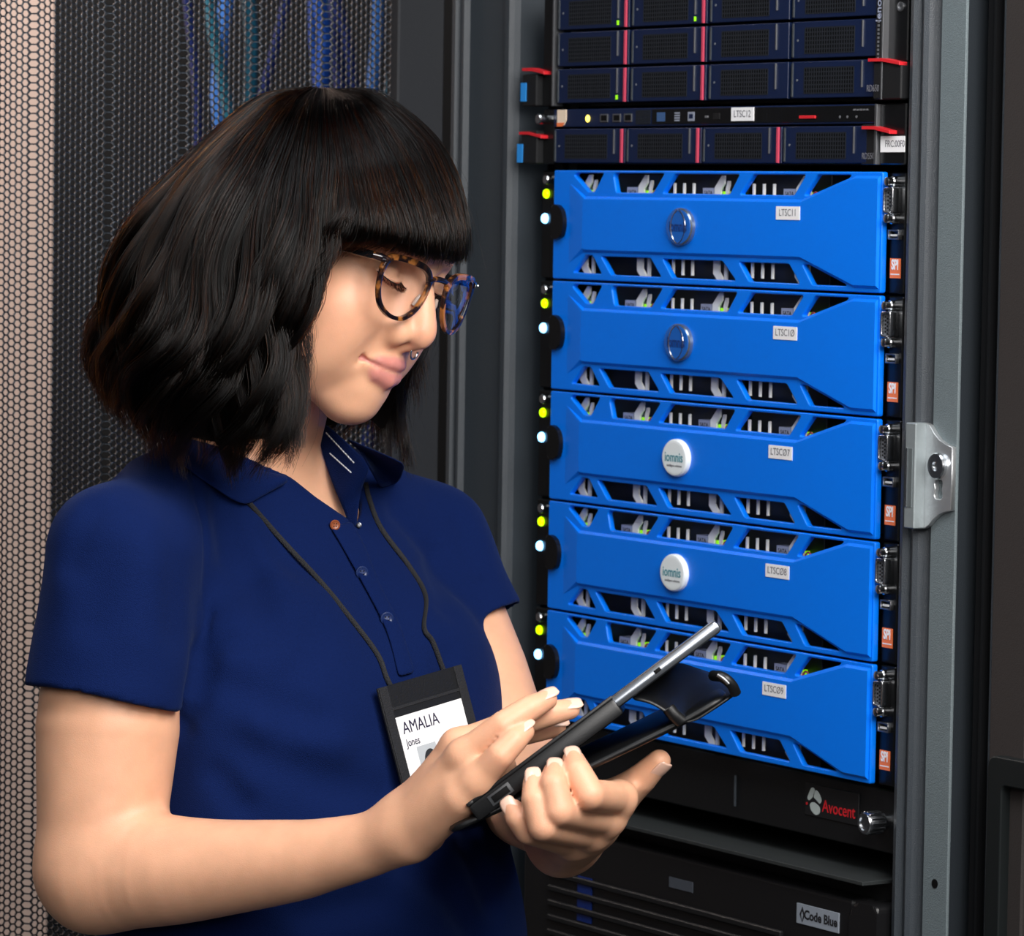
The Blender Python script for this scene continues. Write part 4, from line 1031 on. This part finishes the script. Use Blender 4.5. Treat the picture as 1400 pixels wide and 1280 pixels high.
def strands(n, seed, layer=(0, 1), fly=0., urange=None):
    g = np.random.default_rng(seed)
    u = g.uniform(0, NG, n) if urange is None else g.uniform(*urange, n)
    NC = 84; ci = np.floor(u/NG*NC).astype(int); lay = g.uniform(0, 1, n)**1.3; lb_ = np.floor(lay*3).astype(int)
    cid = ci*3+lb_
    r = np.random.default_rng(5).uniform(0, 1, (NC*3+3, 6))[cid]          # one set of numbers per lock
    uc = (ci+.5+(r[:, 0]-.5)*.7)/NC*NG
    P0, L_ = guide_at(u); P1, _ = guide_at(np.mod(uc, NG))
    T = np.linspace(0, 1, NT); w = (T**1.5)[None, :, None]*(.35+.45*r[:, 1])[:, None, None]*(.35+.65*L_)[:, None, None]
    P = P0*(1-w)+P1*w
    # length: cut, and start away from the crown
    t0 = g.uniform(0, .34, n)*(g.uniform(0, 1, n) > .35); end = 1.-(.11*r[:, 2]+.05*g.uniform(0, 1, n))*L_-(1-L_)*.17*g.uniform(0, 1, n)**2-(1-L_)*.04*r[:, 2]
    tt = t0[:, None]+(end-t0)[:, None]*T[None]
    k = np.clip(tt*(NT-1), 0, NT-1-1e-6); i = k.astype(int); f = (k-i)[..., None]; a = np.arange(n)[:, None]
    P = P[a, i]*(1-f)+P[a, i+1]*f
    O = outward(P); tan = np.gradient(P, axis=1); tan /= np.linalg.norm(tan, axis=2, keepdims=True); S = np.cross(tan, O)
    depth = (lay*15)[:, None]*np.clip(tt*3.2+.15, 0, 1)+(5*np.clip(1-tt*6, 0, 1))
    start = np.clip((T[None]-.0)*7, 0, 1); depth = depth+(1-start)*9*(t0 > 0)[:, None]
    amp = L_[:, None]*np.clip((tt-.34)/.4, 0, 1)
    wl = 1.75+.5*r[:, 3]; ph = 2.4*np.sin(uc*1.15)+1.6*r[:, 4]
    wave = np.sin(tt*wl[:, None]*6.28*1.35+ph[:, None])
    wave2 = np.sin(tt*wl[:, None]*6.28*1.35+ph[:, None]+1.7)
    A = (7.5+8.5*r[:, 5])[:, None]
    P = P+S*(amp*A*wave)[..., None]+O*((amp*A*.6*wave2)-depth)[..., None]
    # every strand wanders a little of its own
    q = g.normal(0, 1, (n, 1, 3)); q2 = g.normal(0, 1, (n, 1, 3))
    P = P+q*(.5+1.6*tt[..., None]*(.4+.6*L_[:, None, None]))+q2*np.sin(tt*7+g.uniform(0, 6, (n, 1)))[..., None]*.8
    P = P+S*(g.normal(0, 4.5, (n, 1))*(1-L_)[:, None]*tt**2.5)[..., None]
    if fly:
        d = g.normal(0, 1, (n, 3)); P = P+(d[:, None, :]*fly*(T[None]**1.6)[..., None])+O*(fly*.6*T[None]**1.2)[..., None]
    return P
def hair_object(name, P, rad, m, parent):
    n, k = P.shape[:2]
    hc = bpy.data.hair_curves.new(name); hc.add_curves([k]*n)
    hc.attributes['position'].data.foreach_set('vector', cam2world(P.reshape(-1, 3)).astype(np.float32).ravel())
    if 'radius' not in hc.attributes: hc.attributes.new('radius', 'FLOAT', 'POINT')
    pr = np.clip(1.15-np.linspace(0, 1, k)**3*.8, .25, 1)*rad/1000
    hc.attributes['radius'].data.foreach_set('value', np.tile(pr, n).astype(np.float32))
    hc.materials.append(m); o = bpy.data.objects.new(name, hc); COL.objects.link(o); o.parent = parent; o['kind'] = 'stuff'; return o
hair = hair_object('hair', strands(22000, 1), .17, m_hair, person); hair['label'] = 'dark wavy bob with a straight fringe'
hair_object('brown_strands', strands(700, 21), .15, m_hair_b, hair); hair_object('fringe_strands', strands(1300, 22, urange=(0, 5)), .15, m_hair_b, hair)
hair_object('flyaway_hair', strands(420, 9, fly=7.), .06, m_hair, hair)
# a darker under-layer so that no scalp shows
uu = np.linspace(0, NG, 121)[:-1]; Pb, Lb = guide_at(uu); Ob = outward(Pb)
Pb = Pb-Ob*(17*np.clip(np.linspace(0, 1, NT)*4, .5, 1))[None, :, None]
cut = np.where(Lb > .5, .93, .62); kk = np.linspace(0, 1, NT)[None]*cut[:, None]*(NT-1); ii = np.clip(kk.astype(int), 0, NT-2); ff_ = (kk-ii)[..., None]; aa = np.arange(len(uu))[:, None]
Pb = Pb[aa, ii]*(1-ff_)+Pb[aa, ii+1]*ff_
nU = len(uu); Fb = np.array([(i*NT+j, i*NT+j+1, ((i+1) % nU)*NT+j+1, ((i+1) % nU)*NT+j) for i in range(nU) for j in range(NT-1)])
world_obj('hair_underlayer', Pb.reshape(-1, 3), Fb, m_hairbase, hair)
# lashes and brows
g_ = np.random.default_rng(3); LS = []
for s in (-1, 1):
    lid = spline([hd(s*17.5, 74.5, -6), hd(s*24.5, 78.6, -8.6), hd(s*31.5, 79.8, -9.4), hd(s*38.5, 78.4, -8.6), hd(s*46.5, 72, -5)], 46)
    for k, p in enumerate(lid):
        for _ in range(2):
            e = HR@np.array([s*(k/45-.35)*4+g_.normal(0, .5), 5+g_.normal(0, .8), -3.6+g_.normal(0, .6)]); c = HR@np.array([0, 1.0, -1.8])
            T = np.linspace(0, 1, 8)[:, None]; LS.append(p+e*T+c*(4*T*(1-T)))
hair_object('eyelashes', np.array(LS), .1, m_hair, person)
for s in (-1, 1): tube_cam('lash_line', spline([hd(s*18, 74.7, -6.2), hd(s*24.5, 78.7, -8.7), hd(s*31.5, 79.9, -9.5), hd(s*38.5, 78.5, -8.7), hd(s*46.5, 72, -5)], 24), .38, mat('lash_dark', '1a1416', .6), person, 6)
BS = []
for s in (-1, 1):
    br = spline([hd(s*13, 84, 13), hd(s*24, 83.5, 17), hd(s*38, 76, 18), hd(s*49, 65, 13)], 60)
    for k in range(330):
        p = br[g_.integers(0, 60)]+HR@np.array([g_.normal(0, .8), 0, g_.normal(0, 1.5)]); e = HR@np.array([s*6, -1.2, 2.2+g_.normal(0, .8)])
        BS.append(p+e*np.linspace(0, 1, 6)[:, None]*g_.uniform(.6, 1.1)+HR@np.array([0, .6, 0]))
hair_object('eyebrows', np.array(BS), .13, m_hair, person)
# septum ring
rg = [hd(0, 89.5, -48.5)+HR@np.array([4.4*math.cos(t), .5, 4.4*math.sin(t)-1.5]) for t in np.linspace(-math.pi*1.06, .06*math.pi, 22)]
tube_cam('nose_ring', rg, .75, m_steel, person, 8)
# ------------------------------------------------------------------ eyeglasses
def tortoise():
    m = mat('tortoiseshell', '2a1a12', .18, coat=.6); nt = m.node_tree; b = nt.nodes['Principled BSDF']
    tc = nt.nodes.new('ShaderNodeTexCoord'); n = nt.nodes.new('ShaderNodeTexNoise'); n.inputs['Scale'].default_value = 95; n.inputs['Detail'].default_value = 2
    r = nt.nodes.new('ShaderNodeValToRGB'); e = r.color_ramp.elements
    e[0].position = .44; e[0].color = (*lin('120d14'), 1); e[1].position = .58; e[1].color = (*lin('a86a34'), 1)
    x = e.new(.51); x.color = (*lin('3a2218'), 1)
    nt.links.new(tc.outputs['Object'], n.inputs['Vector']); nt.links.new(n.outputs['Fac'], r.inputs['Fac']); nt.links.new(r.outputs['Color'], b.inputs['Base Color']); return m
def lens_material():
    m = bpy.data.materials.new('coated_lens'); m.use_nodes = True; nt = m.node_tree; nt.nodes.clear()
    o = nt.nodes.new('ShaderNodeOutputMaterial'); t = nt.nodes.new('ShaderNodeBsdfTransparent'); g = nt.nodes.new('ShaderNodeBsdfGlossy')
    t.inputs[0].default_value = (.95, .95, .97, 1); g.inputs['Color'].default_value = (.55, .75, 1, 1); g.inputs['Roughness'].default_value = .02
    x = nt.nodes.new('ShaderNodeMixShader'); ge = nt.nodes.new('ShaderNodeNewGeometry')
    def mth(op, a, b=None):
        n = nt.nodes.new('ShaderNodeMath'); n.operation = op
        for k, q in enumerate((a, b)):
            if q is None: continue
            if isinstance(q, (int, float)): n.inputs[k].default_value = q
            else: nt.links.new(q, n.inputs[k])
        return n.outputs[0]
    dt = nt.nodes.new('ShaderNodeVectorMath'); dt.operation = 'DOT_PRODUCT'; nt.links.new(ge.outputs['Normal'], dt.inputs[0]); nt.links.new(ge.outputs['Incoming'], dt.inputs[1])
    fc = mth('ADD', mth('MULTIPLY', mth('POWER', mth('SUBTRACT', 1., mth('ABSOLUTE', dt.outputs['Value'])), 4.), .85), .07)     # coated lens: reflectance rises towards grazing view
    nt.links.new(fc, x.inputs[0]); nt.links.new(t.outputs[0], x.inputs[1]); nt.links.new(g.outputs[0], x.inputs[2]); nt.links.new(x.outputs[0], o.inputs['Surface']); return m
m_tort, m_lens = tortoise(), lens_material()
gl = empty('eyeglasses', loc=cam2world(hd(0, 90, -5)[None])[0].tolist()); tag(gl, 'tortoiseshell eyeglasses with blue-tinged lenses worn by the woman', 'eyeglasses')
bpy.context.view_layer.update(); GI = gl.matrix_world.inverted()
def keep(o): o.matrix_parent_inverse = GI; return o
def gy(x): return 93.0-.0026*x*x
GZ = -11.
def rim(s):
    pts = [(12.5, 9), (16.5, 14), (24, 17.2), (35, 18.4), (46, 18.6), (56, 17.4), (60, 11.5), (60.5, 3), (58.5, -6), (54, -13.8), (46, -18.6), (37, -20), (28.5, -18.2), (20.5, -12.6), (15, -4.8), (12.6, 3)]
    P = np.array(pts+pts[:3], float); C = spline(P, 190)[10:10+161]
    C = spline(np.array(pts+[pts[0]]), 97)[:-1]
    return [hd(s*x, gy(x), GZ+z) for x, z in C], C
for s in (-1, 1):
    C3, C2 = rim(s); C3 = np.array(C3)
    nrm = HR@np.array([0, 1., 0]); ctr = C3.mean(0); V = []; n = len(C3)
    for k in range(n):
        t = C3[(k+1) % n]-C3[k-1]; t /= np.linalg.norm(t); r_ = np.cross(t, nrm); r_ /= np.linalg.norm(r_)
        if r_@(C3[k]-ctr) < 0: r_ = -r_
        wd = 1.5 if C2[k][1] < 8 else 2.3
        for a, b in ((wd, 1.6), (wd, -1.6), (-wd*.8, -1.6), (-wd*.8, 1.6)): V.append(C3[k]+r_*a+nrm*b)
    F = np.array([(k*4+j, k*4+(j+1) % 4, ((k+1) % n)*4+(j+1) % 4, ((k+1) % n)*4+j) for k in range(n) for j in range(4)])
    o = world_obj('rim', np.array(V), F, m_tort, gl, False); keep(o)
    bv = o.modifiers.new('edge', 'BEVEL'); bv.width = .0006; bv.segments = 2
    V = [ctr+nrm*1.2]+[p+nrm*.3 for p in C3]; V = np.array(V)
    keep(obj('lens', tri_quad('lens', cam2world(V), [(0, 1+k, 1+(k+1) % n) for k in range(n)]), m_lens, gl))
    keep(tube_cam('hinge_block', [hd(s*59, gy(59)+.4, GZ+15), hd(s*64, gy(62)-1, GZ+15.5), hd(s*67.5, gy(64)-5, GZ+15.5)], [2.6, 2.8, 2.4], m_tort, gl, 10))
    keep(tube_cam('hinge_rivet', [hd(s*65, gy(62)+2.0, GZ+15.5), hd(s*65.4, gy(62)+2.7, GZ+15.5)], 1.3, m_steel, gl, 10))
    keep(tube_cam('temple', spline([hd(s*67.5, gy(64)-5, GZ+15.5), hd(s*72, 45, GZ+14), hd(s*75, 5, GZ+12), hd(s*74, -14, GZ-4)], 24), 2.7, mat('black_acetate', '17181c', .25, coat=.4), gl, 10, flat=HR@np.array([0, 0, 1.])))
    keep(tube_cam('nose_pad', [hd(s*11.5, 88.5, GZ-1), hd(s*12.6, 87.5, GZ-5), hd(s*14, 86.5, GZ-9)], [1.2, 1.8, 1.2], mat('pad_clear', 'b9a79a', .2, coat=.5), gl, 8))
keep(tube_cam('bridge', spline([hd(-14, gy(12), GZ+9.5), hd(-6, 93.4, GZ+12), hd(6, 93.4, GZ+12), hd(14, gy(12), GZ+9.5)], 16), 2.0, m_tort, gl, 10))

# ------------------------------------------------------------------ lanyard and badge
TL_, TR_, BL_ = ons(515, 942, 12), ons(628, 909, 12), ons(548, 1088, 14)
ex_ = TR_-TL_; ev_ = TL_-BL_
bdg = empty('name_badge', frame_matrix(TL_, ex_, ev_)); tag(bdg, 'black name badge holder on a lanyard at the woman\'s chest', 'badge')
BW = float(np.linalg.norm(ex_)); BH = BW*1.16
m_vinyl = mat('black_vinyl', '16171a', .5, bump=.3, bscale=700); m_web = mat('black_webbing', '1d1e22', .8, bump=.8, bscale=1100)
hb = MB().box(0, BW, -BH, 0, -1.2, 1.2, .6).build('holder', m_vinyl, bdg)
MB().box(0, 8.5, -BH, 0, 1, 2.2, .4).build('binding', m_web, hb); MB().box(BW-8.5, BW, -BH, 0, 1, 2.2, .4).build('binding', m_web, hb)
MB().box(8.5, BW-8.5, -17, -15, 1, 1.8, .2).build('binding', m_web, hb)
card = MB().box(9, BW-9, -BH+6, -22, 1.1, 1.7).build('card', m_paper, bdg)
put_text('lettering', 'AMALIA', 8.2, 13, -30.5, 1.85, mat('badge_ink', '1e1836', .5), card, 0., 'LEFT', .93)
put_text('lettering', 'Jones', 5.2, 13.2, -40.5, 1.85, mat('badge_ink', '1e1836', .5), card, .02, 'LEFT', .88)
MB().box(22, 42, -BH+7, -44.5, 1.6, 1.9).build('portrait', mat('portrait_grey', 'b8bdc2', .5), card)
MB().prism(rounded([(27, -BH+7), (27, -54), (30, -49), (35, -47.5), (40, -51), (42, -56), (42, -BH+7)], 3), 1.8, 2.0).build('portrait_hair', mat('portrait_dark', '2c2d31', .5), card)
bpy.context.view_layer.update(); BINV = bdg.matrix_world.inverted()
def cord(pix, lift):
    P = spline([ons(x, y, lift) for x, y in pix], 60); o = tube_cam('cord', P, 1.75, m_web, bdg, 10, flat=np.array([.8, .5, 0])); o.matrix_parent_inverse = BINV
cord([(322, 668), (341, 688), (385, 738), (438, 795), (475, 840), (515, 893), (528, 925), (535, 940)], 3.2)
cord([(500, 660), (505, 682), (521, 722), (560, 775), (582, 815), (580, 858), (592, 878), (607, 918)], 3.6)

# ------------------------------------------------------------------ tablet in its folding case
T0, T1 = K(637, 1101, 2548), K(977, 846, 2548)
tex = T1-T0; tw = float(np.linalg.norm(tex)); tn = np.array([-.6, .8, -.056]); tex = tex/tw; tn = tn-tex*(tn@tex); tn /= np.linalg.norm(tn)
tey = np.cross(tn, tex)                                  # away from the camera
if tey[2] > 0: tey = -tey
tab = empty('tablet', frame_matrix(T0, tex, tey)); tag(tab, 'silver tablet in a black folding case held by the woman', 'tablet')
sgn = 1. if np.cross(tex, tey)@tn > 0 else -1.           # w towards the screen side
def tb(name, u0, u1, v0, v1, w0, w1, m, bev=.6, parent=tab, seg=2):
    a, b = sorted((sgn*w0, sgn*w1)); return MB().box(u0, u1, v0, v1, a, b, bev, seg).build(name, m, parent, 35)
m_case = mat('black_case', '101113', .40, bump=.07, bscale=900, spec=.5); m_alu = mat('aluminium', '8f959d', .28, .9)
TD = 240.
tb('tablet_body', 3, tw, 2, TD-2, -8.6, -.6, m_alu, 3.0)
tb('screen', 6, tw-3, 5, TD-5, -1, -.3, mat('screen_glass', '0a0c10', .08, coat=.6), .1)
cs = tb('case_tray', 0, tw*.585, 0, TD, -13.2, -1.4, m_case, 2.4)
for v in (0, TD-2.5): pass
tb('case_lip', 0, tw*.585, .4, 5, -2, .5, m_case, .8, cs); tb('case_lip', 0, 5, 0, TD, -2, .5, m_case, .8, cs)
pr = tb('port_cutout', 13, 29, -.5, 2, -10.8, -3.8, mat('rubber_grey', '3a3c3f', .4), .3, cs); tb('port_slot', 15, 27, -.9, 1, -9.6, -5.2, m_hole, .2, cs)
tb('side_button', tw*.74, tw*.765, 1.2, 3, -5.6, -3.2, m_hole, .4)
# base cover
C0, C1 = K(613, 1147, 2546), K(1004, 962, 2546); cx_ = C1-C0; cw = float(np.linalg.norm(cx_)); cx_ = cx_/cw
cn = np.array([-.43, .9, -.02]); cn = cn-cx_*(cn@cx_); cn /= np.linalg.norm(cn); cy_ = np.cross(cn, cx_)
if cy_[2] > 0: cy_ = -cy_
bpy.context.view_layer.update(); TINV = tab.matrix_world.inverted()
rows = []
for v in np.linspace(0, 232, 5):
    rows.append([C0+cx_*u+cy_*v+cn*(3.6-1.0*math.sin(math.pi*u/cw)+4*max(0, u/cw-.85)/.15*.6) for u in np.linspace(0, cw, 15)])
cv = sheet('case_cover', rows, m_case, tab, 7.4, 1); cv.matrix_parent_inverse = TINV
fl_n = [K(862, 955, 2552), K(890, 962, 2550), K(915, 978, 2549), K(941, 990, 2549), K(972, 972, 2550), K(1006, 948, 2552)]
fl_f = [K(878, 932, 2690), K(902, 917, 2700), K(926, 906, 2705), K(952, 913, 2705), K(982, 924, 2705), K(1003, 934, 2705)]
fl = sheet('case_flap', grid2(spline(fl_n, 14), spline(fl_f, 14), 5), m_case, tab, 4.0, 1); fl.matrix_parent_inverse = TINV
st_ = tube_cam('flap_roll', spline([K(914, 968, 2545), K(922, 978, 2545), K(932, 986, 2546)], 8), 4.2, m_case, tab, 12); st_.matrix_parent_inverse = TINV
lp_ = tube_cam('strap', spline([K(975, 924, 2560), K(988, 926, 2548), K(1000, 936, 2548), K(1006, 948, 2552)], 12), 3.4, m_case, tab, 12); lp_.matrix_parent_inverse = TINV
rv = tube_cam('strap_clip', spline([K(981, 923, 2542), K(989, 928, 2541), K(996, 935, 2541)], 8), 1.3, m_dsteel if 'm_dsteel' in globals() else m_steel, tab, 8); rv.matrix_parent_inverse = TINV
